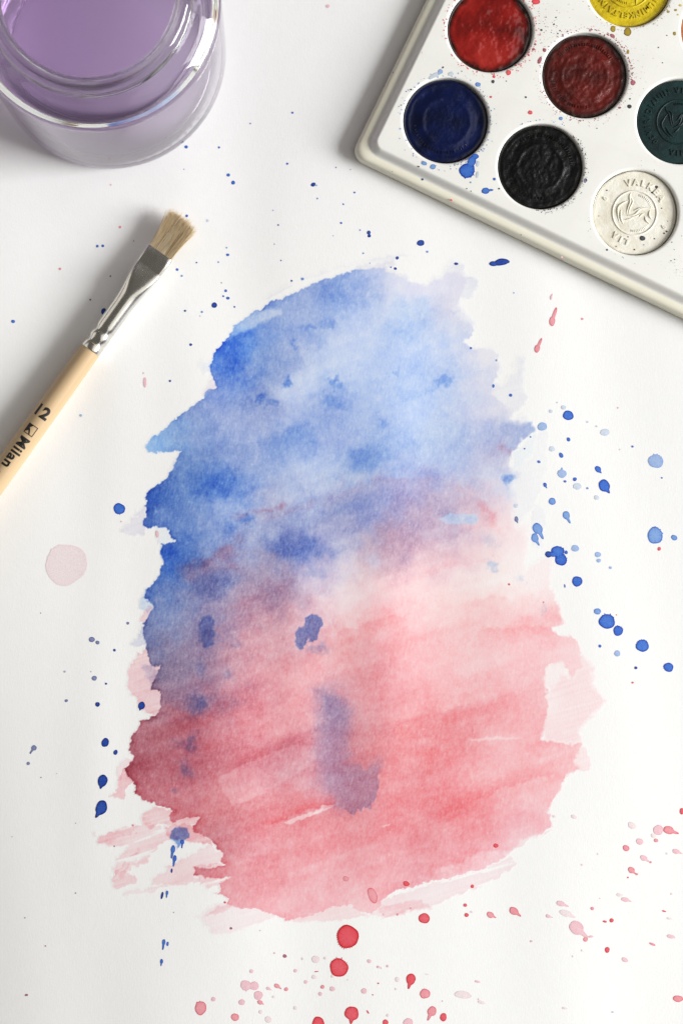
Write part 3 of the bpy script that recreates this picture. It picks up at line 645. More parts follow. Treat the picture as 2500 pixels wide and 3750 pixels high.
DROPS = """
682,537,6,6,0,B 802,538,4,4,0,B 836,639,6,6,0,B 674,619,2,2,0,B 854,667,7,7,0,B 1052,598,4,4,0,B 1147,675,9,7,-40,N 1159,678,3,3,0,p 1162,726,3,3,0,B
1230,612,2.5,2.5,0,B 1283,620,2,2,0,b 1298,704,3.5,3.5,0,B 1257,747,3,3,0,B 1000,769,2.5,2.5,0,p 1019,823,3,3,0,N 1249,816,4,4,0,B 1318,842,3,3,0,b
1350,851,7,7,0,N 1352,863,6,6,0,N 1220,863,1.8,1.8,0,b 1005,893,2.2,2.2,0,b 1330,927,3,3,0,b 1029,953,2.5,2.5,0,N 1454,944,6,6,0,N 1431,978,3,3,0,B 1447,983,5.5,5,0,N
1354,963,2,2,0,b 1540,889,13.5,11,0,N 1564,921,4,4,0,b 1670,965,7.5,5,0,N 1835,959,26,13,-8,N 1806,965,15,9,0,N 1853,957,13,7,8,N 1881,1072,2.5,2.5,0,b
684,790,5,5,0,B 760,807,5,5,0,v 830,906,3,3,0,b 834,932,5.5,5,0,B 800,959,3,3,0,b 720,961,3,3,0,B 649,987,5,5,0,B 666,1010,4,4,0,b 811,1035,2,2,0,N 827,1064,5,5,0,B
818,1084,3.5,3.5,0,B 835,1091,6,5.5,0,B 785,1117,10,10,0,N 859,1123,3.3,3.3,0,B 678,1138,4,4,0,N 740,1142,4,4,0,b 733,1157,2,2,0,m 1068,1028,3.5,3.5,0,N 1108,1021,5.5,5,0,b
699,1262,5,5,0,N 623,1395,4,4,0,N 531,1400,6,18,0,q 526,1366,2,4,0,q 49,1177,7,6,0,B 357,901,5,5,0,B 377,900,5,5,0,B 220,984,4.5,4.5,0,r 440,831,4.5,4.5,0,r 490,882,2,2,0,D
405,1011,3,3,0,K 331,1097,3.2,3.2,0,K 380,1140,9,12,20,N 296,1521,5,5,0,p 406,676,3.5,3.5,0,q 1200,21,7,6,0,q 1071,411,4,4,0,B 917,450,3,3,0,b
1869,1447,6,6,0,B 2040,1474,3,3,0,v 2063,1492,9,8,0,v 2016,1506,7,6,0,v 2080,1521,19,18,0,B 1985,1562,17,15,0,p 2081,1609,6,8,-20,B 2151,1545,4,4,0,v 2185,1561,4,3.5,0,v
2215,1583,16,13,0,v,9 2020,1644,10,10,0,v 2054,1667,7,10,-30,B 1972,1691,6,5,30,B 1920,1643,3,3,0,B 1942,1600,3,3,0,B 2057,1734,16,16,0,p,0,-90,8 1995,1776,6,9,-20,B,0,60,6
2068,1763,5,4.5,0,B 2104,1755,7,7,0,B 2113,1781,14,12,0,v,8 2150,1788,4,4,0,b 2184,1822,9,8,30,v,7 2190,1719,10,14,-30,B,0,50,5 2213,1780,20,25,-35,B,0,55,6 2316,1635,4,4,0,B
2270,1646,3,3,0,w 2401,1689,28,24,0,p,16 2423,1750,3,3,0,B 2021,1836,13,12.5,0,b 2073,1888,12,17,-20,b,0,64,16 1887,1852,8,8,0,v 1890,1902,7,11,-10,M,0,70,5
1968,1937,17,23,-25,b,0,62,20 1958,1971,13,18,-20,b,0,60,14 2041,2020,23,21,0,B,18 2053,2049,22,22,0,B,18 2008,2030,12.5,12,0,N 2072,2023,5.5,7,0,B 2025,2030,16,9,0,B
2105,2008,13.5,12.5,0,p 2188,2031,11,10,0,p 2191,2053,8,7,0,p 2234,2079,5.5,5,0,p 2112,2129,19,18,0,B,20 2067,2146,2.2,7,-8,B 2398,1961,28,30,0,b,15 2468,1969,12,9,30,b
2413,2010,6,7,20,R 2186,2239,12,11.5,0,b,10 2221,2276,29,27,30,B,20 2262,2310,18,18,0,B,18 2256,2252,2.2,2.2,0,R 2195,2366,5.5,5.5,0,B 2259,2393,11,11,0,p 2351,2365,23,23,0,B,18
2327,2446,5.5,5.5,0,N 2447,2444,17.5,17,0,B,16 2315,2500,4,4,0,R 2263,1493,3.2,3.2,0,q 1863,2140,4,4,0,R 1989,2206,3,4,0,r
437,1863,20.5,20.5,0,B,14 444,1910,3,3,0,q 242,2068,76,75,0,W,13 148,2246,2,2,0,D 468,2283,5,5,0,M 336,2343,10.5,10,0,M 357,2354,7,7,0,M 419,2382,5,5,0,N 236,2461,4,4,0,m
333,2461,2.2,2.2,0,m 345,2485,9,9,0,M 388,2505,4,4,0,N 242,2568,6,5,-30,M 357,2581,8,9,20,N 518,2586,12,16,18,N,0,110,4 385,2721,13,17,14,N 423,2757,7,10,18,N 122,2743,9,11,30,M,0,125,18
101,2800,5.5,6.5,20,M 375,2863,18,24,14,N,0,105,5 370,2962,21,29,20,N,0,120,12 148,2851,2.2,2.2,0,D 206,2836,1.6,1.6,0,m 576,1956,6,13,-8,q
276,3018,2,1.6,0,D 40,3071,1.8,1.8,0,m 487,3025,4,4,0,r 499,3053,2,2,0,r 418,3102,2.6,2.6,0,D 275,3276,2.6,2.6,0,D 87,3370,2.6,2.2,0,D 163,3473,2.6,2.6,0,D 92,3656,6,4,-6,D 636,3343,2,2,0,D
634,3112,8,15,8,B,0,100,20 640,3146,7,13,8,B,0,100,18 629,3190,3.5,8,4,N 594,3281,4,14,12,N 612,3272,4.5,9,6,B,0,98,9 600,3454,6,12,6,B,0,98,16 614,3459,4,8,8,B 592,3524,5,10,6,B,0,98,8
668,3085,7,9,0,B,0,95,16
846,3400,5,4.5,0,D 953,3409,3,2.4,0,q 824,3305,4,4,0,R 1273,3431,41,41,0,R,34 1241,3545,34,33,0,R,28 1553,3364,21,18,15,R 1504,3588,17,22,15,R,0,105,14 1288,3714,25,28,10,R,0,95,10
1166,3752,23,26,0,R 1556,3640,18,18,0,r,18 1581,3705,15,20,20,r,0,115,18 1623,3726,12,15,12,R 1494,3746,17,16,0,q,16 1411,3746,10,12,0,R 1695,3644,30,14,10,w 1455,3588,8,9,0,w
1352,3521,7,7,0,q 1385,3542,5.5,5,0,q 1419,3539,4.5,4.5,0,q 1396,3546,2.5,2.5,0,q 1157,3515,14,14,0,w 1191,3511,5,5,0,w 1109,3513,5,5,0,w 1043,3503,7,6.5,0,D 1005,3492,3.5,3.5,0,q
1082,3557,6.5,6.5,0,q 1150,3580,8,8,0,w 1120,3598,6.5,6.5,0,q 1218,3577,6,6,0,w 1159,3560,8,1.8,-6,R 921,3558,7,7,0,q 901,3610,19,19,0,q,18 931,3612,16,16,0,q,12 946,3647,16,16,0,q,16
953,3673,10,8,30,r,0,30,7 983,3622,8,6,25,q,0,25,7 1015,3613,11,8,30,r,0,35,9 1048,3625,7,7,0,r 886,3672,11,11,0,q 782,3661,8,8,0,q 735,3694,20,26,0,r,10 861,3727,14,14,0,r,16 983,3736,12,12,0,w,14
955,3708,7,7,0,w 1002,3653,5,5,0,w 1082,3694,7,7,0,w 1173,3642,7,7,0,q 1181,3616,7,7,0,r 1217,3623,9,9,0,q 1333,3630,10,10,0,q 1385,3602,3,3,0,R 1365,3644,3,2,40,R 1347,3707,2.5,8,-30,R
1404,3350,4.2,4.2,0,q 1455,3350,4.6,4.2,0,r 1503,3327,3.2,3.2,0,r 1450,3623,4,4,0,w 1564,3569,8,2,8,w 1420,3719,5.5,5.5,0,w 1273,3590,2,2,0,q
1364,3280,16,29,-20,r 1266,3219,11,9,20,r 1487,3237,12,9,15,R 1815,3098,9,8,0,R 1729,3247,6,7,0,R
1703,3316,6.5,6.5,0,R 1708,3352,7.5,7.5,0,R 1727,3341,5.5,4,30,w 1796,3352,14,11,25,r,0,28,10 1882,3338,19,13,30,r,0,38,14 2007,3356,9,6,20,q,0,18,9 2054,3310,17,10,20,q,0,22,12 2073,3346,25,12,18,w,0,24,12
2112,3400,31,23,38,q,0,42,22 2143,3441,8,8.5,0,r 2163,3431,9,4,-10,q 2168,3328,6,6,0,r 2214,3376,7.5,4,15,R 2239,3372,7.5,7.5,0,R 2223,3480,8.5,11,0,R 2288,3517,12,8,25,q 2289,3517,3,3,0,r
2269,3279,12,6,12,w 2290,3296,16,8,12,q,0,18,8 2312,3188,13,11,35,r,0,42,12 2332,3203,4.5,4,0,r 2299,3215,3,3,0,R 2358,3144,14,10,25,q,0,35,14 2382,3159,4,4,0,r 2292,3107,12,11,30,r 2342,3083,13.5,11,25,q
2314,3024,16,11,40,w 2410,3041,18,18,0,q,8 2450,3042,22,14,18,r,0,20,16 2392,3062,9,7,40,w 2402,3079,8,6.5,20,r 2477,3120,14,9,20,q,0,22,10 2443,3128,5.5,3.5,15,w 2101,2992,10,7,35,w 2028,2990,6,4.5,30,w
2497,2972,8,12,0,R 2432,3339,7.5,3,15,R 2389,3460,12,4,25,r 2457,3432,15,7,15,q 2452,3366,10,4,10,w 2483,3660,18,12,0,r 1701,3644,0.1,0.1,0,w 1763,3672,14,6,18,w 1748,3596,10,4,12,q 1945,3448,4.5,4,0,q
2131,3482,4.5,3.5,20,w 2097,3503,3.5,3,20,w 2131,3168,4.5,4,0,w 2189,3128,3.5,3,0,w 2460,3276,4.5,3.5,20,w 2067,3693,10,4,10,w 2243,3708,5,2,5,m 1620,3667,2.5,2.5,0,q 1751,3660,2.2,2.2,0,r 2196,3291,2,2,0,q
2018,1088,4,9,12,q,0,-70,6 2022,1174,10,20,10,r,0,-72,32 2132,1167,4.5,4,0,r 1967,1275,9,17,16,r,0,-66,24 1724,1274,4.2,4.2,0,B 1817,1319,3.5,4,30,b 1806,1413,4.5,6.5,0,B
"""
for ln in DROPS.split():
    q = ln.split(',')
    a = [float(v) for v in q[:5]]; code = q[5]; sp = int(q[6]) if len(q) > 6 else 0
    if a[2] < 1: continue
    tl = (float(q[7]), float(q[8])) if len(q) > 8 else None
    big = sp > 0 and max(a[2], a[3]) > 12
    put_drop(*a, code, sp, tl, name='paint_splat' if big else 'paint_drop')

# ---------------------------------------------------------------- lathe helper
def lathe(name, prof, mat, parent=None, segs=128, closed=False, wob=None):
    """prof: list of (r, z) in mm"""
    th = np.linspace(0, 2 * math.pi, segs, endpoint=False)
    vs_ = []
    for k, (r, z) in enumerate(prof):
        rr = np.full(segs, r) if wob is None else np.array([r + wob(r, z, a) for a in th])
        vs_.append(np.column_stack([rr * np.cos(th), rr * np.sin(th), np.full(segs, z)]))
    v = np.vstack(vs_) * 1e-3
    f = grid_faces(segs, len(prof), True)
    if closed:
        a = (len(prof) - 1) * segs + np.arange(segs); b = np.arange(segs)
        f = np.vstack([f, np.stack([a, np.roll(a, -1), np.roll(b, -1), b], -1)])
    me = mesh_np(name, v, f)
    bm = bmesh.new(); bm.from_mesh(me); bmesh.ops.remove_doubles(bm, verts=bm.verts, dist=2e-6)
    bmesh.ops.recalc_face_normals(bm, faces=bm.faces); bm.to_mesh(me); bm.free()
    me.polygons.foreach_set('use_smooth', np.ones(len(me.polygons), bool))
    return new_obj(name, me, mat, parent)

def arc_prof(pts, n=5):
    """Catmull-Rom through (r,z) points"""
    p = [pts[0]] + list(pts) + [pts[-1]]; out = []
    for i in range(1, len(p) - 2):
        for k in range(n):
            u = k / n
            q = []
            for a in (0, 1):
                p0, p1, p2, p3 = (p[i - 1][a], p[i][a], p[i + 1][a], p[i + 2][a])
                q.append(.5 * ((2 * p1) + (-p0 + p2) * u + (2 * p0 - 5 * p1 + 4 * p2 - p3) * u * u + (-p0 + 3 * p1 - 3 * p2 + p3) * u ** 3))
            out.append((max(q[0], 0), q[1]))
    out.append(pts[-1]); return out

# ---------------------------------------------------------------- glass jar and the rinse water
t = NT('clear_glass'); t.set(Roughness=.0, IOR=1.48); t.b.inputs['Transmission Weight'].default_value = 1.0
t.b.inputs['Base Color'].default_value = (.92, .94, .92, 1)
v = t.obj_vec(); nz = t.noise(70, 3, .5, v); t.bump(nz.outputs['Fac'], .12, .0012); M_GLASS = t.m

def thin_glass(name, ior, tint, rough=0.0, bump=None):
    """a clear surface that lets light straight through and mirrors by its Fresnel term"""
    t = NT(name); t.t.nodes.remove(t.b)
    fr = t.n('ShaderNodeFresnel'); fr.inputs['IOR'].default_value = ior
    tr = t.n('ShaderNodeBsdfTransparent'); tr.inputs['Color'].default_value = (*tint, 1)
    gl = t.n('ShaderNodeBsdfGlossy'); gl.inputs['Roughness'].default_value = rough; gl.inputs['Color'].default_value = (1, 1, 1, 1)
    if bump:
        bp = t.n('ShaderNodeBump'); bp.inputs['Strength'].default_value = bump[1]; bp.inputs['Distance'].default_value = .001
        nz = t.noise(bump[0], 3, .5, t.obj_vec()); t.l(nz.outputs['Fac'], bp.inputs['Height']); t.l(bp.outputs['Normal'], gl.inputs['Normal'])
    mx = t.n('ShaderNodeMixShader'); t.l(fr.outputs[0], mx.inputs[0]); t.l(tr.outputs[0], mx.inputs[1]); t.l(gl.outputs[0], mx.inputs[2])
    t.l(mx.outputs[0], t.out.inputs['Surface']); return t
M_SIDE = thin_glass('thin_jar_glass', 1.36, (.965, .97, .97), .02, (40, .3)).m
t = thin_glass('violet_rinse_water', 1.33, (1, 1, 1), .0, (25, .08))
# only the free surface mirrors: against the glass the water has next to no reflecting step
gm = t.n('ShaderNodeNewGeometry'); sx = t.n('ShaderNodeSeparateXYZ'); t.l(gm.outputs['True Normal'], sx.inputs[0])
mr = t.n('ShaderNodeMapRange'); mr.inputs['From Min'].default_value = .6; mr.inputs['From Max'].default_value = .9; mr.inputs['To Min'].default_value = 1.03; mr.inputs['To Max'].default_value = 1.33
t.l(sx.outputs['Z'], mr.inputs['Value']); t.l(mr.outputs[0], [n_ for n_ in t.t.nodes if n_.type == 'FRESNEL'][0].inputs['IOR'])
ab = t.n('ShaderNodeVolumeAbsorption'); ab.inputs['Color'].default_value = (.63, .46, .72, 1); ab.inputs['Density'].default_value = 22.0
sc_ = t.n('ShaderNodeVolumeScatter'); sc_.inputs['Color'].default_value = (.86, .74, .95, 1); sc_.inputs['Density'].default_value = 7.0
ad = t.n('ShaderNodeAddShader'); t.l(ab.outputs[0], ad.inputs[0]); t.l(sc_.outputs[0], ad.inputs[1]); t.l(ad.outputs[0], t.out.inputs['Volume']); M_WATER = t.m

JAR = W(406, 203, 0)
jar = empty('glass_jar', (JAR.x, JAR.y, -.0004))
tag(jar, 'round clear glass jar with open mouth and thick rim holding violet rinse water', 'jar')
side = [(0, .9), (20, .9), (34, .8), (37.5, .3), (40.6, 1.0), (42.1, 4.0), (42.5, 9), (42.5, 30), (42.5, 60), (42.5, 71.0)]
lathe('jar_wall', arc_prof(side, 4), M_SIDE, jar, 160)
inner = [(39.8, 70.6), (39.85, 67), (39.9, 64.6)]
lathe('inner_wall', arc_prof(inner, 4), M_SIDE, jar, 160)
def bead(name, r, z, a, b, tilt=0.0):
    """solid glass ring of oval section: half width a, half height b"""
    pr = [(r + a * math.cos(q) * math.cos(tilt) - b * math.sin(q) * math.sin(tilt), z + a * math.cos(q) * math.sin(tilt) + b * math.sin(q) * math.cos(tilt)) for q in [2 * math.pi * k / 28 for k in range(29)]]
    return lathe(name, pr, M_GLASS, jar, 192)
bead('rim_bead', 30.9, 86.2, 2.75, 2.75)
bead('neck_ring', 32.6, 81.9, 1.25, 1.1)
neck = [(42.5, 70.6), (42.45, 72.2), (42.1, 74.0), (41.0, 76.0), (38.6, 77.9), (35.6, 79.2), (33.0, 80.2), (32.2, 81.4), (32.0, 82.6), (31.2, 83.2), (29.6, 83.2), (28.5, 82.6),
        (28.5, 81.4), (29.6, 79.2), (33.5, 76.9), (37.2, 75.0), (39.2, 72.6), (39.8, 70.6), (41.2, 69.6), (42.5, 70.6)]
lathe('shoulder', arc_prof(neck, 5), M_GLASS, jar, 192)
foot = [(36.5, .9), (38.2, .1), (39.6, 0), (41.0, .7), (41.9, 2.4), (41.6, 4.2), (40.4, 3.6), (38.2, 2.2), (36.5, .9)]
foot_o = lathe('foot_ring', arc_prof(foot, 4), M_GLASS, jar, 192)
for k in range(72):   # moulded bearing knurls round the foot
    an = 2 * math.pi * k / 72
    if k == 0:
        bm = bmesh.new(); bmesh.ops.create_icosphere(bm, subdivisions=2, radius=.00042); kn = bpy.data.meshes.new('foot_knurl'); bm.to_mesh(kn); bm.free()
        kn.polygons.foreach_set('use_smooth', np.ones(len(kn.polygons), bool)); kn.materials.append(M_GLASS)
    o = new_obj('foot_knurl', kn, None, foot_o); o.location = (.0413 * math.cos(an), .0413 * math.sin(an), .0006)
thread = []
def lug(a0):   # a short slanting screw lug under the rim
    n = 26; vv = []; ff = []
    for i in range(n):
        u = i / (n - 1); a = a0 + u * 1.15; s = math.sin(math.pi * u) ** .5 + 1e-3
        for k in range(8):
            b = 2 * math.pi * k / 8
            r = 33.0 + .8 * s * math.cos(b); z = 80.8 + 1.4 * u + .75 * s * math.sin(b)
            vv.append((r * math.cos(a), r * math.sin(a), z))
    f = grid_faces(8, n, True)
    return mesh_np('screw_lug', np.array(vv) * 1e-3, f)
for k in range(4):
    new_obj('screw_lug', lug(.5 + k * math.pi / 2), M_GLASS, jar)

water = empty('rinse_water', (JAR.x, JAR.y, -.0004))
tag(water, 'violet tinted paint water filling the glass jar', 'water')
LV = 64.0
wp = [(0, 1.5), (34, 1.5), (38, 2.0), (41.0, 3.6), (41.9, 6), (42.25, 10), (42.28, 30), (42.28, LV - .6), (42.2, LV + .7), (40.4, LV + .3), (38.6, LV), (30, LV), (0, LV)]
lathe('water_body', wp, M_WATER, water, 128)

# ---------------------------------------------------------------- paint palette
t = NT('cream_plastic'); t.set(Roughness=.30, Specular_IOR_Level=.45)
v = t.obj_vec(); nz = t.noise(90, 5, .6, v)
t.l(t.ramp(nz.outputs['Fac'], [(.25, (.815, .810, .765)), (.75, (.845, .842, .805))]), t.b.inputs['Base Color'])
t.b.inputs['Subsurface Weight'].default_value = .0
nb = t.noise(900, 2, .5, v); t.bump(nb.outputs['Fac'], .04, .0002); M_PLASTIC = t.m

t = NT('cream_flange_plastic'); t.set(Roughness=.34, Specular_IOR_Level=.4)
v = t.obj_vec(); nz = t.noise(60, 5, .6, v)
t.l(t.ramp(nz.outputs['Fac'], [(.25, (.81, .785, .635)), (.75, (.85, .83, .70))]), t.b.inputs['Base Color']); M_FLANGE = t.m

ZP, ZF = 7.3, 4.9                       # plate and flange heights, mm
ROT = math.radians(-25.9)
O = W(1632, 441, ZP * 1e-3)
SU, SV = 38.1, 36.7                     # spacing of the wells
WR = 15.45
pal = empty('paint_palette', (O.x, O.y, 0), ROT)
tag(pal, 'cream plastic watercolour palette with round wells and paint specks', 'palette')
NCOL, NROW = 4, 3
def rr_loop(x0, x1, y0, y1, r, n=10):
    pts = []
    for cx, cy_, a0 in ((x1 - r, y1 - r, 0), (x0 + r, y1 - r, 90), (x0 + r, y0 + r, 180), (x1 - r, y0 + r, 270)):
        for k in range(n + 1):
            a = math.radians(a0 + 90 * k / n); pts.append((cx + r * math.cos(a), cy_ + r * math.sin(a)))
    return pts
gx0, gx1, gy0, gy1 = -SU / 2, SU * (NCOL - .5), -SV / 2, SV * (NROW - .5)
ix, iy = 19.5, 19.7                      # plate edge from the outer well centres
bx0, bx1, by0, by1 = -ix, SU * (NCOL - 1) + ix, -iy, SV * (NROW - 1) + iy
def loops_mesh(name, loops, mat, parent, flip=False):
    n = len(loops[0]); v = np.array([p for l in loops for p in l]) * 1e-3
    f = grid_faces(n, len(loops), True)
    return new_obj(name, mesh_np(name, v, f[:, ::-1] if not flip else f), mat, parent)
# plate: margin round the wells, then the rounded step down to the flange
lp_ = []
for k in range(15):
    u_ = max(0, (k - 1) / 13); off = -.8 if k == 0 else -.5 + 3.3 * u_; r = 2.7 if k == 0 else 3.0 + 2.8 * u_
    z = ZP - .02 if k == 0 else ZF + .02 + (ZP - .012 - ZF - .02) * (.5 + .5 * math.cos(math.pi * u_))
    lp_.append([(x, y, z) for x, y in rr_loop(bx0 - off, bx1 + off, by0 - off, by1 + off, r)])
margin = loops_mesh('plate_edge', lp_, M_PLASTIC, pal)
fl = []
for off, z, r in ((2.75, ZF + .015, 5.8), (3.4, ZF + .02, 5.8), (4.4, ZF - .08, 5.6), (5.1, ZF - .3, 5.4), (5.6, ZF - .68, 5.2), (5.95, ZF - 1.3, 5.1), (6.1, ZF - 2.2, 5.0), (6.2, 1.0, 5.0), (6.2, -.3, 5.0), (5.2, -.3, 4.2), (5.0, ZF - 2.0, 4.2)):
    fl.append([(x, y, z) for x, y in rr_loop(bx0 - off, bx1 + off, by0 - off, by1 + off, r)])
loops_mesh('flange', fl, M_FLANGE, pal)
# one moulded well per cell: floor, wall, rolled lip, then the flat cell round it
def in_plate(x, y, e=.5, r=3.0):
    x0, x1, y0, y1 = bx0 + e, bx1 - e, by0 + e, by1 - e
    qx = max(x0 + r - x, x - (x1 - r), 0); qy = max(y0 + r - y, y - (y1 - r), 0)
    return qx * qx + qy * qy <= r * r
def well_mesh(i, j):
    cx, cy_ = i * SU, j * SV
    xl = cx - SU / 2 if i > 0 else bx0; xh = cx + SU / 2 if i < NCOL - 1 else bx1
    yl = cy_ - SV / 2 if j > 0 else by0; yh = cy_ + SV / 2 if j < NROW - 1 else by1
    th = sorted({round(2 * math.pi * k / 120, 6) for k in range(120)} | {round(math.atan2(b - cy_, a - cx) % (2 * math.pi), 6) for a in (xl, xh) for b in (yl, yh)})
    N = len(th); c, s_ = np.cos(th), np.sin(th)
    prof = [(0.01, ZP - 3.4), (WR - .6, ZP - 3.4), (WR - .1, ZP - 3.2), (WR, ZP - 2.6), (WR + .02, ZP - 1.2), (WR + .08, ZP - .5), (WR + .25, ZP - .25), (WR + .55, ZP - .09), (WR + .9, ZP - .015), (WR + 1.25, ZP)]
    rows = [np.column_stack([r * c, r * s_, np.full(N, z)]) for r, z in prof]
    k = []
    for a, b in zip(c, s_):
        lo, hi = WR + 1.26, 40.0
        for _ in range(40):
            m = (lo + hi) / 2; x, y = cx + m * a, cy_ + m * b
            if xl - 1e-6 <= x <= xh + 1e-6 and yl - 1e-6 <= y <= yh + 1e-6 and in_plate(x, y): lo = m
            else: hi = m
        k.append(lo)
    k = np.array(k); rows.append(np.column_stack([k * c, k * s_, np.full(N, ZP)]))
    return mesh_np('well', np.vstack(rows) * 1e-3, grid_faces(N, len(rows), True))
for i in range(NCOL):
    for j in range(NROW):
        o = new_obj('well', well_mesh(i, j), M_PLASTIC, pal); o.location = (i * SU * 1e-3, j * SV * 1e-3, 0)

def pal_local(px, py, z_mm):
    p = W(px, py, z_mm * 1e-3); d = Vector((p.x - O.x, p.y - O.y, 0)); d.rotate(Matrix.Rotation(-ROT, 3, 'Z'))
    return Vector((d.x, d.y, z_mm * 1e-3))

t = NT('dried_spot'); t.set(Roughness=.35, Specular_IOR_Level=.45)
at = t.n('ShaderNodeAttribute', attribute_name='pigment')
t.l(t.mix(1.0, (.83, .82, .75, 1), at.outputs['Color'], 'MULTIPLY'), t.b.inputs['Base Color']); M_SPOT = t.m

def plate_ok(l):   # true on the flat of the plate
    x, y = l.x * 1e3, l.y * 1e3
    if x < bx0 + 1.2 or y < by0 + 1.2: return False
    i, j = round(x / SU), round(y / SV)
    return math.hypot(x - i * SU, y - j * SV) > WR + 1.2
SPOTS = """
1981,110,4,4,0,K 1998,63,2,2,0,K 2027,89,3,3,0,K 2034,64,2.5,2.5,0,K 2049,112,2.5,2.5,0,K 2041,123,2.5,2.5,0,K 2059,128,3,3,0,D 2083,130,2.5,2.5,0,D 1804,299,6,6,0,K 1924,356,4,3.5,0,K
1621,247,4,3,-40,K 1796,355,4.5,4,0,R 1940,412,8,7.5,0,R 2052,434,7,6,0,b 1807,273,5,5.5,0,R 1861,266,8,10,20,R,5 2316,303,9,9,0,D 2303,390,8,7,0,K 2258,386,5,4,0,D 2298,190,4,8,0,O
2243,106,9,11,0,O 2297,117,12.5,14.5,0,O,3 1983,224,6,13,20,D 2001,189,6,7,0,D 2233,142,9,6,35,D 1961,6,15,10,0,R,5 1853,297,2,2,0,K 1743,316,9,8,0,b,5 1650,271,10,7,0,v 1605,270,9,5,-25,p
2312,271,2.5,2.5,0,K 2305,362,3,3,0,K 1945,177,5,4,0,D 1951,160,4,4,0,D 2468,123,5,7,0,O 2445,43,5,4.5,0,O 2472,37,5,4,0,O 2489,20,5,4,0,Y 2480,54,3,3,0,Y
1709,625,27,27,0,B,11 1726,592,14,22,20,B,6 1739,573,12,10,0,B,5 1588,597,10,9,0,b,6 1560,583,10,7,20,b,6 1777,699,14,11,0,B,7 1797,696,8,4,0,B 1532,610,4,2.5,20,K 1504,328,3.5,3,0,K
1590,277,24,7,-28,v,6 1612,262,9,8,0,p,5 1749,600,5,11,14,v 1747,640,5,12,10,v 1809,656,5,5,0,B 1834,687,3.5,3,0,K 2134,657,4,6,0,K 2221,915,3.5,3.5,0,K 2455,955,2,2,0,K 2468,950,2,2,0,K 2453,883,2,2,0,K 2141,662,4,8,0,M
1487,335,2,2,0,K 1469,385,2,2,0,K 1690,261,2,2,0,K 1722,668,3,3,0,b 1708,691,2.5,2,0,K 1724,700,2,2,0,K 2100,398,3,2,0,D 2184,470,2,2,0,K 2440,130,2,2,0,K 2409,174,2.5,2.5,0,K 2424,230,2,2,0,K
"""
for ln in SPOTS.split():
    q = ln.split(','); a = [float(x_) for x_ in q[:5]]; sp = int(q[6]) if len(q) > 6 else 0
    l = pal_local(a[0], a[1], ZP)
    if not plate_ok(l):
        l = Vector((l.x, l.y, ZP * 1e-3))
        i, j = round(l.x * 1e3 / SU), round(l.y * 1e3 / SV); c = Vector((i * SU * 1e-3, j * SV * 1e-3, ZP * 1e-3))
        d = (l - c)
        if d.length < (WR + 1.3) * 1e-3: l = c + d.normalized() * (WR + 1.5 + a[2] * .05) * 1e-3
    o = put_drop(a[0], a[1], a[2], a[3], a[4] - 26.2, q[5], sp, None, name='paint_spot', parent=pal, zfun=True, base=l, mat=M_SPOT)
for px, py, code, r in ((1546, 657, 'N', 4.2), (1651, 733, 'R', 4.2), (1436, 628, 'K', 1.6), (1404, 430, 'K', 2), (1906, 860, 'K', 2), (1640, 640, 'K', 1.6), (2056, 942, 'q', 4.0), (2030, 884, 'K', 2.0), (1438, 265, 'K', 2)):
    put_drop(px, py, r, r * .9, 0, code, 0, None, name='paint_spot', parent=pal, zfun=True, base=pal_local(px, py, ZF + .04), mat=M_SPOT)
# fine spray round the wells, too small to pick apart
def spray(cells, name='paint_specks'):
    r = random.Random(11); vv, ff, cc = [], [], []
    for (u, v_, code, rad) in cells:
        k = 7; b = len(vv); col = np.exp(-DROPK[code])
        i_, j_ = round(u / SU), round(v_ / SV); dr = math.hypot(u - i_ * SU, v_ - j_ * SV) - WR
        zl = ZP if dr > 1.25 else float(np.interp(dr, [.02, .08, .25, .55, .9, 1.25], [ZP - 1.2, ZP - .5, ZP - .25, ZP - .09, ZP - .015, ZP]))
        vv.append((u, v_, zl + .09)); cc.append(col)
        e = r.uniform(.7, 1.4)
        for q in range(k):
            a = 2 * math.pi * q / k; w = rad * r.uniform(.75, 1.2)
            uu, vq = u + w * math.cos(a) * e, v_ + w * math.sin(a) / e; dr = math.hypot(uu - i_ * SU, vq - j_ * SV) - WR
            zl = ZP if dr > 1.25 else float(np.interp(dr, [.02, .08, .25, .55, .9, 1.25], [ZP - 1.2, ZP - .5, ZP - .25, ZP - .09, ZP - .015, ZP]))
            vv.append((uu, vq, zl + .05)); cc.append(col)
        for q in range(k): ff.append((b, b + 1 + q, b + 1 + (q + 1) % k))
    o = new_obj(name, mesh_np(name, np.array(vv) * 1e-3, np.array(ff), col=np.array(cc)), M_SPOT, pal); o['kind'] = 'stuff'; return o
cells = []; rs = random.Random(3)
def ring(i, j, code, n, r0=1.45, r1=3.2, a0=0, a1=360, s=(.05, .16)):
    for _ in range(n):
        a = math.radians(rs.uniform(a0, a1)); r = WR + r0 + (r1 - r0) * rs.random() ** 2
        cells.append((i * SU + r * math.cos(a), j * SV + r * math.sin(a), code, rs.uniform(*s)))
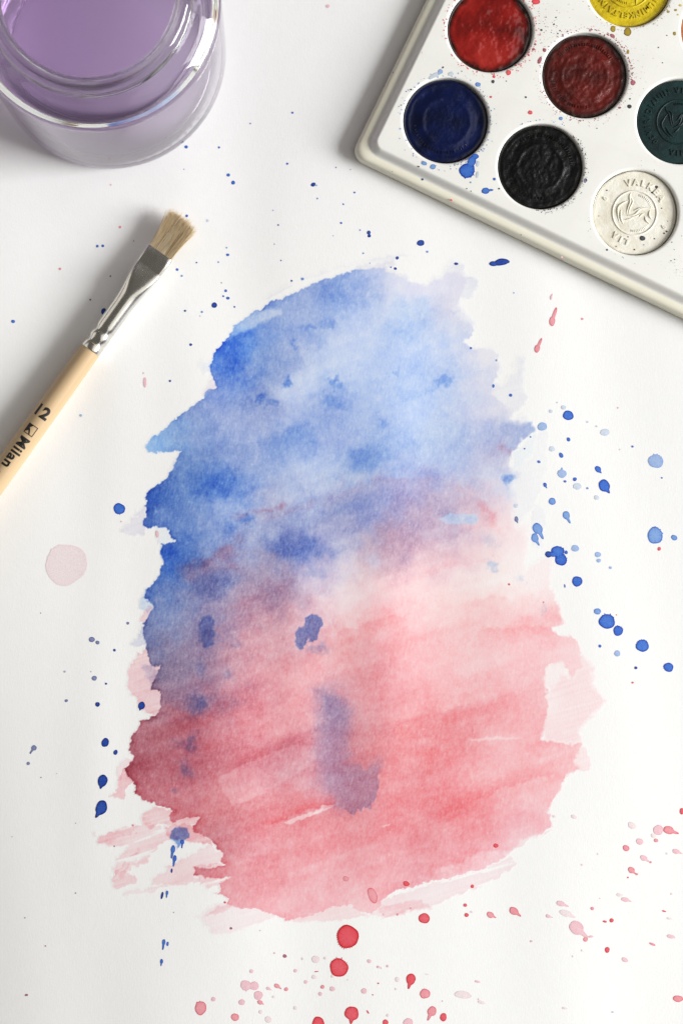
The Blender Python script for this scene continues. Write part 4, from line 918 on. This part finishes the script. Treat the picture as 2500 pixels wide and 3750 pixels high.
ring(1, 1, 'D', 150, 1.3, 3.5); ring(1, 1, 'D', 70, .5, 1.3, s=(.12, .32)); ring(0, 1, 'R', 60, .5, 1.4, s=(.12, .34)); ring(1, 0, 'K', 60, .4, 1.3, -70, 70, (.1, .25)); ring(0, 0, 'p', 40, .5, 1.4, s=(.15, .35)); ring(0, 0, 'M', 30, .5, 1.4, -60, 60, (.1, .3)); ring(1, 2, 'O', 30, .5, 1.4, 180, 360, (.1, .25)); ring(1, 1, 'D', 60, 1.3, 2.0, 20, 110, (.1, .3)); ring(0, 1, 'R', 60, 1.3, 2.2, s=(.08, .28)); ring(0, 1, 'r', 40, 1.3, 3.2, -60, 60, (.1, .3)); ring(1, 2, 'O', 50, 1.3, 2.6, 180, 360)
ring(0, 0, 'p', 50, 1.3, 3.0, s=(.1, .3)); ring(1, 0, 'K', 90, 1.3, 2.2, -60, 60, (.05, .15)); ring(1, 0, 'b', 14, 1.2, 1.8, 80, 150, (.1, .25)); ring(2, 0, 'K', 24, 1.3, 5)
for _ in range(90):
    l = pal_local(rs.gauss(2000, 45), rs.gauss(110, 42), ZP)
    if plate_ok(l): cells.append((l.x * 1e3, l.y * 1e3, 'K' if rs.random() < .6 else 'D', rs.uniform(.04, .16)))
for _ in range(70):
    l = pal_local(rs.gauss(2310, 40), rs.gauss(230, 60), ZP)
    if plate_ok(l): cells.append((l.x * 1e3, l.y * 1e3, 'D', rs.uniform(.04, .12)))
for _ in range(150):
    l = pal_local(rs.uniform(1400, 2500), rs.uniform(0, 1050), ZP)
    if plate_ok(l): cells.append((l.x * 1e3, l.y * 1e3, 'K', rs.uniform(.03, .09)))
for _ in range(60):
    l = pal_local(rs.gauss(2480, 26), rs.gauss(975, 24), ZP)
    if plate_ok(l): cells.append((l.x * 1e3, l.y * 1e3, 'K', rs.uniform(.03, .09)))
spray(cells)

# ---------------------------------------------------------------- text on things
def text_mesh(s, size, fat=0.0, extrude=0.0, bevel=0.0, align='CENTER'):
    c = bpy.data.curves.new('txt', 'FONT'); c.body = s; c.size = size; c.align_x = align; c.align_y = 'CENTER'
    c.offset = fat; c.space_character = 1.12; c.extrude = extrude; c.bevel_depth = bevel; c.bevel_resolution = 1; c.resolution_u = 4
    o = bpy.data.objects.new('txt', c); COL.objects.link(o)
    dg = bpy.context.evaluated_depsgraph_get(); me = bpy.data.meshes.new_from_object(o.evaluated_get(dg))
    bpy.data.objects.remove(o, do_unlink=True); bpy.data.curves.remove(c)
    return me

def arc_text(s, radius, centre_deg, size, step, inward=False, ex=.00030):
    """letters of s round an arc (mm); inward: tops face the centre"""
    bm = bmesh.new(); n = len(s)
    for k, ch in enumerate(s):
        if ch == ' ': continue
        me = text_mesh(ch, size * 1e-3, .00005, ex, .00006)
        off = (k - (n - 1) / 2) * step
        a = centre_deg + (off if inward else -off)
        ar = math.radians(a); rot = math.radians(a + 90 if inward else a - 90)
        m = Matrix.Translation((radius * 1e-3 * math.cos(ar), radius * 1e-3 * math.sin(ar), 0)) @ Matrix.Rotation(rot, 4, 'Z')
        me.transform(m); bm.from_mesh(me); bpy.data.meshes.remove(me)
    return bm

def tube_bm(bm, pts, rads, z=0.0, k=8, flat=.6):
    """half-sunken rounded ridge along a plan polyline (mm)"""
    P = [Vector((x, y, z)) for x, y in pts]; n = len(P); rows = []
    for i, p in enumerate(P):
        tdir = (P[min(i + 1, n - 1)] - P[max(i - 1, 0)]).normalized(); nrm = Vector((-tdir.y, tdir.x, 0))
        r = rads[i] if hasattr(rads, '__len__') else rads
        rows.append([bm.verts.new((p + nrm * r * math.cos(2 * math.pi * q / k) + Vector((0, 0, r * flat * math.sin(2 * math.pi * q / k)))) * 1e-3) for q in range(k)])
    for a, b in zip(rows, rows[1:]):
        for q in range(k): bm.faces.new((a[q], a[(q + 1) % k], b[(q + 1) % k], b[q]))
    for r in (rows[0], rows[-1]): bm.faces.new(r)

def smooth_line(pts, n=6):
    return arc_like(pts, n)
def arc_like(pts, n):
    p = [pts[0]] + list(pts) + [pts[-1]]; out = []
    for i in range(1, len(p) - 2):
        for k in range(n):
            u = k / n
            out.append(tuple(.5 * ((2 * p[i][a]) + (-p[i - 1][a] + p[i + 1][a]) * u + (2 * p[i - 1][a] - 5 * p[i][a] + 4 * p[i + 1][a] - p[i + 2][a]) * u * u + (-p[i - 1][a] + 3 * p[i][a] - 3 * p[i + 1][a] + p[i + 2][a]) * u ** 3) for a in (0, 1)))
    out.append(pts[-1]); return out

# relief drawn on a disc of radius 100 (ring at 53), x right y up, upright on the white pan
E_LEAVES = [  # (polyline, widest radius)
    [(-30, 42), (-28, 30), (-22, 20), (-20, 4), (-17, -12)], [(-24, 30), (-16, 22), (-16, 8), (-13, -8)],
    [(-25, 22), (-34, 12), (-42, -3), (-36, -20), (-22, -38)], [(-33, -8), (-26, -24), (-14, -36)],
    [(-12, -14), (2, -2), (8, 14), (22, 24), (40, 30)], [(-8, 2), (0, 8), (6, 16), (14, 21)], [(-18, -14), (-6, -10), (6, -6), (14, 6)],
    [(14, -4), (17, 4), (22, 8)], [(30, 22), (34, 10), (44, 4)], [(26, 4), (32, -4), (44, -8)], [(-16, -26), (-6, -20), (2, -12)],
]
def emblem_bm(scale, rot_deg, z):
    bm = bmesh.new(); c, s = math.cos(math.radians(rot_deg)), math.sin(math.radians(rot_deg))
    R = lambda p: ((p[0] * c - p[1] * s) * scale, (p[0] * s + p[1] * c) * scale)
    for pl in E_LEAVES:
        q = arc_like([R(p) for p in pl], 5); n = len(q)
        tube_bm(bm, q, [max(.06, 2.4 * scale * math.sin(math.pi * min(max(k / (n - 1), .06), .94)) ** .7) for k in range(n)], z, flat=1.0)
    for k in range(11):   # small ticks along the inner arc, as tiny worn lettering
        for a0, a1 in ((100, 40), (-75, -20)):
            a = math.radians(a0 + (a1 - a0) * k / 10)
            tube_bm(bm, [R((41 * math.cos(a), 41 * math.sin(a))), R((46.5 * math.cos(a + .02), 46.5 * math.sin(a + .02)))], .9 * scale, z, 6, 1.2)
    return bm
def ring_bm(r, w, z, flat=.8, n=96):
    bm = bmesh.new(); rows = []
    for i in range(n):
        a = 2 * math.pi * i / n
        rows.append([bm.verts.new(((r + w * math.cos(b)) * math.cos(a) * 1e-3, (r + w * math.cos(b)) * math.sin(a) * 1e-3, (z + w * flat * math.sin(b)) * 1e-3)) for b in [2 * math.pi * q / 8 for q in range(8)]])
    for i in range(n):
        a, b = rows[i], rows[(i + 1) % n]
        for q in range(8): bm.faces.new((a[q], b[q], b[(q + 1) % 8], a[(q + 1) % 8]))
    return bm

# ---------------------------------------------------------------- the round cakes of paint
def pan_mat(name, dark, mid, light, rough, nscale=120, bump=.3, fine=.2, spec=.5, dark_edge=None, coat=0.0, lo=.35, hi=.65):
    t = NT(name); t.set(Roughness=rough, Specular_IOR_Level=spec)
    v = t.obj_vec(); a = t.noise(nscale, 5, .62, v)
    col = t.ramp(a.outputs['Fac'], [(lo, dark), ((lo + hi) / 2, mid), (hi, light)])
    if dark_edge is not None:
        # pigment that pools and dries darker towards the cake's rim
        ln = t.n('ShaderNodeVectorMath', operation='LENGTH'); t.l(v, ln.inputs[0])
        d = t.noise(260, 4, .6, v); ma = t.n('ShaderNodeMath', operation='MULTIPLY_ADD'); t.l(d.outputs['Fac'], ma.inputs[0]); ma.inputs[1].default_value = .0045; t.l(ln.outputs['Value'], ma.inputs[2])
        f = t.n('ShaderNodeMapRange'); f.inputs['From Min'].default_value = .0152; f.inputs['From Max'].default_value = .0172; t.l(ma.outputs[0], f.inputs['Value'])
        col = t.mix(f.outputs[0], col, dark_edge)
    t.l(col, t.b.inputs['Base Color'])
    b1 = t.noise(nscale * 3, 4, .6, v); n1 = t.bump(b1.outputs['Fac'], bump, .0012)
    b2 = t.noise(3200, 2, .5, v); t.bump(b2.outputs['Fac'], fine, .0003, n1)
    t.b.inputs['Coat Weight'].default_value = coat; t.b.inputs['Coat Roughness'].default_value = .12
    return t.m

ZT = ZP - 1.45        # top of a cake
def make_pan(i, j, label, cat_mat, relief=None, text=(), emblem=None, specks=(), lump=.06, dome=.35, seed=0, ticks=()):
    c = Vector((i * SU * 1e-3, j * SV * 1e-3, 0)); c.rotate(Matrix.Rotation(ROT, 3, 'Z'))
    root = empty('paint_pan', (O.x + c.x, O.y + c.y, (ZP - 3.4) * 1e-3), ROT)
    tag(root, label, 'paint pan', 'round paint cakes in the palette')
    H = ZT - (ZP - 3.4); R = 15.15; N = 144; NR = 60
    rs_ = np.concatenate([np.linspace(0.001, R - .7, NR), R - .7 + np.array([.25, .45, .6, .68, .7, .7])])
    drop = np.concatenate([np.zeros(NR), [.03, .12, .28, .5, .9, H]])
    th = np.linspace(0, 2 * math.pi, N, endpoint=False)
    Rr, TH = np.meshgrid(rs_, th, indexing='ij')
    wobble = 1 + .006 * np.sin(3 * TH + seed) + .004 * np.sin(7 * TH + seed * 2) + .0025 * np.sin(17 * TH + seed)
    x = Rr * np.cos(TH) * np.where(Rr > R - 2, wobble, 1); y = Rr * np.sin(TH) * np.where(Rr > R - 2, wobble, 1)
    z = H + dome * (1 - (Rr / R) ** 2) - dome * .6 - drop[:, None]
    top = drop[:, None] < .5
    if lump:
        nz_ = np.array([[noise.noise(Vector((a * .33 + seed * 9, b * .33, seed))) + .5 * noise.noise(Vector((a * .9, b * .9, seed + 3.3))) for a, b in zip(ra, rb)] for ra, rb in zip(x, y)])
        z = z + lump * nz_ * top
    if relief is not None: z = z + relief(Rr, TH) * top
    z[-1, :] = 0
    me = mesh_np('cake', np.stack([x, y, z], -1).reshape(-1, 3) * 1e-3, grid_faces(N, len(rs_), True))
    root_ = root; cake = new_obj('cake', me, cat_mat, root)
    def zs(r): return H + dome * (1 - (r / R) ** 2) - dome * .6
    for (s, rad, deg, size, step, inward) in text:
        o = bm_obj('lettering', arc_text(s, rad, deg, size, step, inward, ex=.00022), cat_mat, cake, smooth=False); o.location.z = zs(rad) * 1e-3
    for (rad, a0, a1, n, ln_) in ticks:
        bm = bmesh.new()
        for k in range(n):
            a = math.radians(a0 + (a1 - a0) * k / (n - 1) + random.Random(k + seed).uniform(-1, 1)); l2 = ln_ * random.Random(k * 3 + seed).uniform(.5, 1)
            tube_bm(bm, [(rad * math.cos(a), rad * math.sin(a)), ((rad + l2) * math.cos(a), (rad + l2) * math.sin(a))], .22, zs(rad), 6, 1.0)
        bm_obj('worn_lettering', bm, cat_mat, cake)
    if emblem is not None:
        bm_obj('emblem_ring', ring_bm(8.0, .34, zs(8.0)), cat_mat, cake)
        bm_obj('emblem', emblem_bm(.15, emblem, zs(5.0)), cat_mat, cake)
    for (dx, dy, r, code) in specks:   # offsets in plan tenths, rotated into the pan
        d = Vector((dx, -dy, 0)); d.rotate(Matrix.Rotation(-ROT, 3, 'Z')); rr = math.hypot(d.x, d.y) * .1
        put_drop(dx * 3 + 500, dy * 5 + 900, r, r * .9, 0, code, 0, None, name='paint_spot', parent=cake, zfun=True, base=Vector((d.x * 1e-4, d.y * 1e-4, (zs(rr) + .02) * 1e-3)), mat=M_SPOT)
    return root

m_white = pan_mat('white_paint_cake', (.70, .66, .54), (.78, .75, .65), (.82, .80, .72), .85, 160, .18, .25, .2)
m_yellow = pan_mat('yellow_paint_cake', (.40, .28, .004), (.58, .43, .008), (.68, .53, .012), .34, 240, .22, .2, .45)
m_green = pan_mat('green_paint_cake', (.002, .012, .013), (.003, .018, .019), (.005, .028, .028), .45, 200, .10, .25, .3)
m_black = pan_mat('black_paint_cake', (.002, .0018, .002), (.003, .0028, .003), (.006, .0055, .006), .30, 260, .20, .30, .32)
m_blue = pan_mat('blue_paint_cake', (.0010, .003, .020), (.0012, .005, .038), (.0016, .007, .055), .28, 130, .14, .08, .35, coat=.2)
m_red = pan_mat('red_paint_cake', (.075, .003, .002), (.25, .009, .007), (.36, .022, .016), .20, 42, .16, .05, .45, dark_edge=(.010, .003, .002), coat=.6)
m_dred = pan_mat('dark_red_paint_cake', (.045, .005, .004), (.085, .008, .006), (.13, .012, .009), .30, 120, .26, .30, .35, dark_edge=(.016, .004, .002), coat=.15)
m_orange = pan_mat('orange_paint_cake', (.40, .13, .05), (.52, .19, .08), (.60, .26, .12), .5, 200, .2, .3, .4)

ringrel = lambda c, w, h: (lambda r, th: h * np.exp(-((r - c) / w) ** 2))
worn = lambda r, th: .16 * np.exp(-((r - 8.2) / .7) ** 2) + .10 * np.exp(-((r - 13.6) / .5) ** 2) - .12 * np.exp(-((r - 10.9) / .9) ** 2) + .05 * np.sin(th * 26) * np.exp(-((r - 10.8) / .6) ** 2)
make_pan(0, 0, 'deep blue paint cake at the lower left corner of the palette', m_blue, relief=lambda r, th: .17 * np.exp(-((r - 8.6) / 1.0) ** 2) - .10 * np.exp(-((r - 11.6) / 1.1) ** 2) + .12 * np.exp(-((r - 13.7) / .7) ** 2), lump=.10, dome=.5, seed=1,
         ticks=((10.9, 215, 335, 22, 1.1),))
make_pan(1, 0, 'rough black paint cake between the deep blue and the white cakes', m_black, relief=worn, lump=.22, dome=.3, seed=2, ticks=((11.0, 30, 150, 26, 1.5), (10.8, 230, 300, 12, 1.3)))
make_pan(2, 0, 'white paint cake embossed VALKEA and VIT with dark specks', m_white, lump=.03, dome=.15, seed=3, emblem=0,
         text=(('VALKEA', 10.9, 92, 3.3, 14.5, False), ('VIT', 11.0, 268, 3.0, 13, True), ('6', 11.8, 180, 2.3, 10, False), ('6', 11.8, 0, 2.3, 10, True)),
         specks=((28, 92, 10, 'K'), (80, -94, 5.5, 'K'), (64, -74, 4, 'K'), (-101, -82, 2.8, 'K'), (98, -17, 2.5, 'K'), (116, 67, 3.6, 'K'), (107, 74, 3.4, 'K'), (72, 94, 2.6, 'K'), (-1, 133, 3, 'K'), (-67, 122, 2.8, 'D'), (-24, 87, 2.4, 'K'), (-130, 11, 2.2, 'R'), (120, 30, 1.8, 'K'), (33, 116, 2, 'K')))
make_pan(0, 1, 'glossy scarlet paint cake with a nearly black rim', m_red, relief=lambda r, th: -.18 * np.exp(-((r - 3.0) / 3.0) ** 2) - .10 * np.exp(-((r - 12.5) / .9) ** 2), lump=.16, dome=.7, seed=4)
make_pan(1, 1, 'dark crimson paint cake with rough worn lettering', m_dred, relief=worn, lump=.26, dome=.3, seed=5, ticks=((11.0, 60, 165, 24, 1.5), (10.9, 215, 300, 18, 1.4)))
make_pan(2, 1, 'dark green paint cake with crisp embossing at the right edge', m_green, lump=.03, dome=.15, seed=6, emblem=30,
         text=(('VIRIDIANIN VIHREÄ', 11.4, 148, 2.7, 9.6, False), ('VIRIDIAN', 11.4, 318, 2.7, 10, True), ('30', 11.3, 241, 2.5, 9, True)))
make_pan(1, 2, 'golden yellow paint cake with a ring of raised letters at the top edge', m_yellow, lump=.05, dome=.25, seed=7, emblem=190, relief=lambda r, th: .12 * np.exp(-((r - 14.0) / .5) ** 2),
         text=(('KADMIUMINKELTAINEN', 10.9, 308, 2.9, 10.6, False),))
make_pan(2, 2, 'orange paint cake just showing at the right edge', m_orange, lump=.08, dome=.3, seed=8)

# ---------------------------------------------------------------- brush
t = NT('pale_lacquered_wood'); t.set(Roughness=.38, Specular_IOR_Level=.4)
v = t.obj_vec((14, 420, 420)); a = t.noise(1.0, 5, .6, v); v2 = t.obj_vec((3, 60, 60)); b = t.noise(1.0, 3, .5, v2)
c1 = t.ramp(a.outputs['Fac'], [(.3, (.50, .35, .19)), (.7, (.60, .44, .26))])
t.l(t.mix(.35, c1, t.ramp(b.outputs['Fac'], [(.3, (.52, .34, .18)), (.7, (.66, .50, .32))])), t.b.inputs['Base Color'])
t.bump(a.outputs['Fac'], .06, .0004); M_WOOD = t.m
t = NT('nickel_ferrule'); t.set(Metallic=1.0, Roughness=.13); t.b.inputs['Base Color'].default_value = (.80, .78, .72, 1)
nz = t.noise(400, 4, .6, t.obj_vec()); t.bump(nz.outputs['Fac'], .05, .0003)
rg = t.n('ShaderNodeMapRange'); rg.inputs['To Min'].default_value = .16; rg.inputs['To Max'].default_value = .28; t.l(nz.outputs['Fac'], rg.inputs['Value']); t.l(rg.outputs[0], t.b.inputs['Roughness']); M_METAL = t.m
t = NT('hog_bristle'); t.set(Roughness=.42, Specular_IOR_Level=.45)
at = t.n('ShaderNodeAttribute', attribute_name='pigment'); t.l(at.outputs['Color'], t.b.inputs['Base Color'])
tl_ = t.n('ShaderNodeBsdfTranslucent'); t.l(at.outputs['Color'], tl_.inputs['Color']); mx_ = t.n('ShaderNodeMixShader'); mx_.inputs[0].default_value = .7
t.l(t.b.outputs[0], mx_.inputs[1]); t.l(tl_.outputs[0], mx_.inputs[2]); t.l(mx_.outputs[0], t.out.inputs['Surface']); M_BRISTLE = t.m
t = NT('black_print'); t.set(Roughness=.5); t.b.inputs['Base Color'].default_value = (.012, .011, .010, 1)
M_PRINT = t.m

AXZ = 4.45e-3
BO = W(588, 926, AXZ); BE = W(-5, 1752, AXZ)
brz = math.atan2(BO.y - BE.y, BO.x - BE.x)
brush = empty('paint_brush', (BO.x, BO.y, 0), brz)
tag(brush, 'flat bristle brush with nickel ferrule and pale wooden handle marked 12', 'brush')
def section(hw, hh, p, n=48):
    out = []
    for k in range(n):
        a = 2 * math.pi * k / n; c, s = math.cos(a), math.sin(a)
        out.append((hw * math.copysign(abs(c) ** (2 / p), c), hh * math.copysign(abs(s) ** (2 / p), s)))
    return out
def loft(name, secs, mat, parent, cap0=False, cap1=False, zc=AXZ * 1e3):
    """secs: (x, [(y,z)...]) mm"""
    n = len(secs[0][1]); v = np.array([(x, y, z + zc) for x, s in secs for y, z in s]) * 1e-3
    me = mesh_np(name, v, grid_faces(n, len(secs), True))
    bm = bmesh.new(); bm.from_mesh(me); bm.verts.ensure_lookup_table()
    if cap0: bm.faces.new([bm.verts[k] for k in range(n)])
    if cap1: bm.faces.new([bm.verts[(len(secs) - 1) * n + k] for k in range(n)])
    bmesh.ops.recalc_face_normals(bm, faces=bm.faces); bm.to_mesh(me); bm.free()
    return new_obj(name, me, mat, parent)
def crimp(r, d): return [((r + d * math.cos(6 * a)) * math.cos(a), (r + d * math.cos(6 * a)) * math.sin(a)) for a in [2 * math.pi * k / 48 for k in range(48)]]
secs = [(-.8, section(4.75, 1.75, 6)), (.02, section(4.8, 1.8, 6)), (.06, section(5.02, 2.02, 7)), (-.15, section(5.12, 2.1, 8)), (-3.5, section(5.1, 2.1, 9)), (-6.9, section(5.05, 2.1, 9)), (-7.15, section(5.02, 2.13, 8))]
for k in range(1, 15):
    u = k / 14; e = u * u * (3 - 2 * u); h_ = 1 - (1 - min(u / .62, 1)) ** 1.7
    secs.append((-7.15 - 18 * u, section(5.02 + (3.92 - 5.02) * e, 2.13 + (3.92 - 2.13) * h_, 2 + 6 * (1 - min(u / .7, 1)) ** 1.6)))
secs += [(-33.2, section(3.9, 3.9, 2)), (-34.4, crimp(3.82, .04)), (-35.2, crimp(3.52, .16)), (-36.0, crimp(3.55, .16)), (-36.8, crimp(3.9, .03)), (-37.9, section(3.95, 3.95, 2)), (-38.9, crimp(3.88, .04)), (-39.7, crimp(3.54, .16)), (-40.5, crimp(3.56, .16)),
         (-41.3, crimp(3.88, .03)), (-42.6, section(3.95, 3.95, 2)), (-43.3, section(4.0, 4.0, 2)), (-43.6, section(3.95, 3.95, 2)), (-43.62, section(3.6, 3.6, 2))]
loft('ferrule', secs, M_METAL, brush)
hr = lambda x: float(np.interp(-x, [40, 43.6, 60, 80, 100, 120, 150, 185, 196, 200], [3.75, 3.82, 4.05, 4.2, 4.3, 4.35, 4.0, 3.0, 2.5, 1.2]))
handle_o = loft('handle', [(x, section(hr(x), hr(x), 2)) for x in list(np.linspace(-41, -195, 60)) + [-198, -199.6, -200]], M_WOOD, brush, cap1=True)
# bristles: far too many to count
rb = random.Random(9); vv, ff, cc = [], [], []
for k in range(2000):
    y0 = rb.uniform(-4.7, 4.7); z0 = rb.uniform(-1.65, 1.65)
    if rb.random() < .35: z0 = 1.65 - abs(rb.gauss(0, .25))
    L = 15.3 + rb.gauss(0, .55) - abs(rb.gauss(0, 1.5)) + (1.0 if rb.random() < .08 else 0) - .35 * (y0 / 4.7) ** 2 - (1.5 if rb.random() < .12 else 0) + y0 * .05
    ang = y0 / 4.7 * .022 + .012 + rb.gauss(0, .026); bend = rb.gauss(0, .018)
    zt = -z0 * .025 + rb.gauss(0, .018); rad = rb.uniform(.045, .09)
    tone = rb.random(); base = np.array([.98, .83, .56]) * (1 - tone) + np.array([.99, .95, .82]) * tone
    if rb.random() < .10: base = np.array([.62, .44, .22])
    b0 = len(vv); ns = 5
    for i in range(ns + 1):
        u = i / ns; x = -.6 + (L + .6) * u
        y = y0 + math.tan(ang) * x + bend * x * u * 4; z = z0 + zt * x; r = rad * (1 - .75 * u ** 3)
        for q in range(3):
            a = 2 * math.pi * q / 3 + k; vv.append((x, y + r * math.cos(a), AXZ * 1e3 + z + r * math.sin(a))); cc.append(base * .96)
    for i in range(ns):
        for q in range(3):
            a, b = b0 + i * 3 + q, b0 + i * 3 + (q + 1) % 3; ff.append((a, b, b + 3, a + 3))
br = new_obj('bristles', mesh_np('bristles', np.array(vv) * 1e-3, np.array(ff), col=np.clip(np.array(cc), 0, .97)), M_BRISTLE, brush); br['kind'] = 'stuff'

def wrap_print(name, me, x0, y0, rot):
    """flat print (metres) -> laid round the handle; x0,y0 in mm on the unrolled handle"""
    me.transform(Matrix.Translation((x0 * 1e-3, y0 * 1e-3, 0)) @ Matrix.Rotation(rot, 4, 'Z'))
    bm = bmesh.new(); bm.from_mesh(me)
    for k in range(-14, 15):
        bmesh.ops.bisect_plane(bm, geom=bm.verts[:] + bm.edges[:] + bm.faces[:], plane_co=(0, k * .0004, 0), plane_no=(0, 1, 0))
    for vtx in bm.verts:
        r = hr(vtx.co.x * 1e3) * 1e-3 + .00004; a = vtx.co.y / r
        vtx.co = Vector((vtx.co.x, r * math.sin(a), AXZ + r * math.cos(a)))
    bmesh.ops.recalc_face_normals(bm, faces=bm.faces)
    bm.to_mesh(me); bm.free()
    for p in me.polygons: p.use_smooth = True
    return new_obj(name, me, M_PRINT, handle_o)
def on_handle(px, py):
    p = W(px, py, AXZ + .0035); d = Vector((p.x - BO.x, p.y - BO.y, 0)); d.rotate(Matrix.Rotation(-brz, 3, 'Z')); r = hr(d.x * 1e3)
    return d.x * 1e3, r * math.asin(max(-.95, min(.95, d.y * 1e3 / r)))
x, y = on_handle(153, 1508); wrap_print('size_number', text_mesh('12', .0060, .00028), x, y, math.radians(-90))
x, y = on_handle(58, 1655); wrap_print('maker_name', text_mesh('Milan', .0055, .00018), x, y, math.radians(180))
x, y = on_handle(-6, 1730); wrap_print('maker_mark', text_mesh('o', .0042, .00016), x, y, math.radians(180))
def logo():
    bm = bmesh.new(); h = 2.0
    def quad(p): bm.faces.new([bm.verts.new((a * 1e-3, b * 1e-3, 0)) for a, b in p])
    b_ = .3
    quad([(-h, h - b_), (h, h - b_), (h, h), (-h, h)]); quad([(-h, -h), (h, -h), (h, -h + b_), (-h, -h + b_)])
    quad([(-h, -h + b_), (-h + b_, -h + b_), (-h + b_, h - b_), (-h, h - b_)]); quad([(h - b_, -h + b_), (h, -h + b_), (h, h - b_), (h - b_, h - b_)])
    quad([(-h + b_, -h + b_), (h - b_, -h + b_), (.5, -.55), (-.1, -.2), (-.6, -.75), (-h + b_, .1)]); quad([(.5, -.55), (h - b_, .2), (h - b_, .75), (-.1, -.2)])
    me = bpy.data.meshes.new('maker_logo'); bm.to_mesh(me); bm.free(); return me
x, y = on_handle(114, 1574); wrap_print('maker_logo', logo(), x, y, math.radians(180))
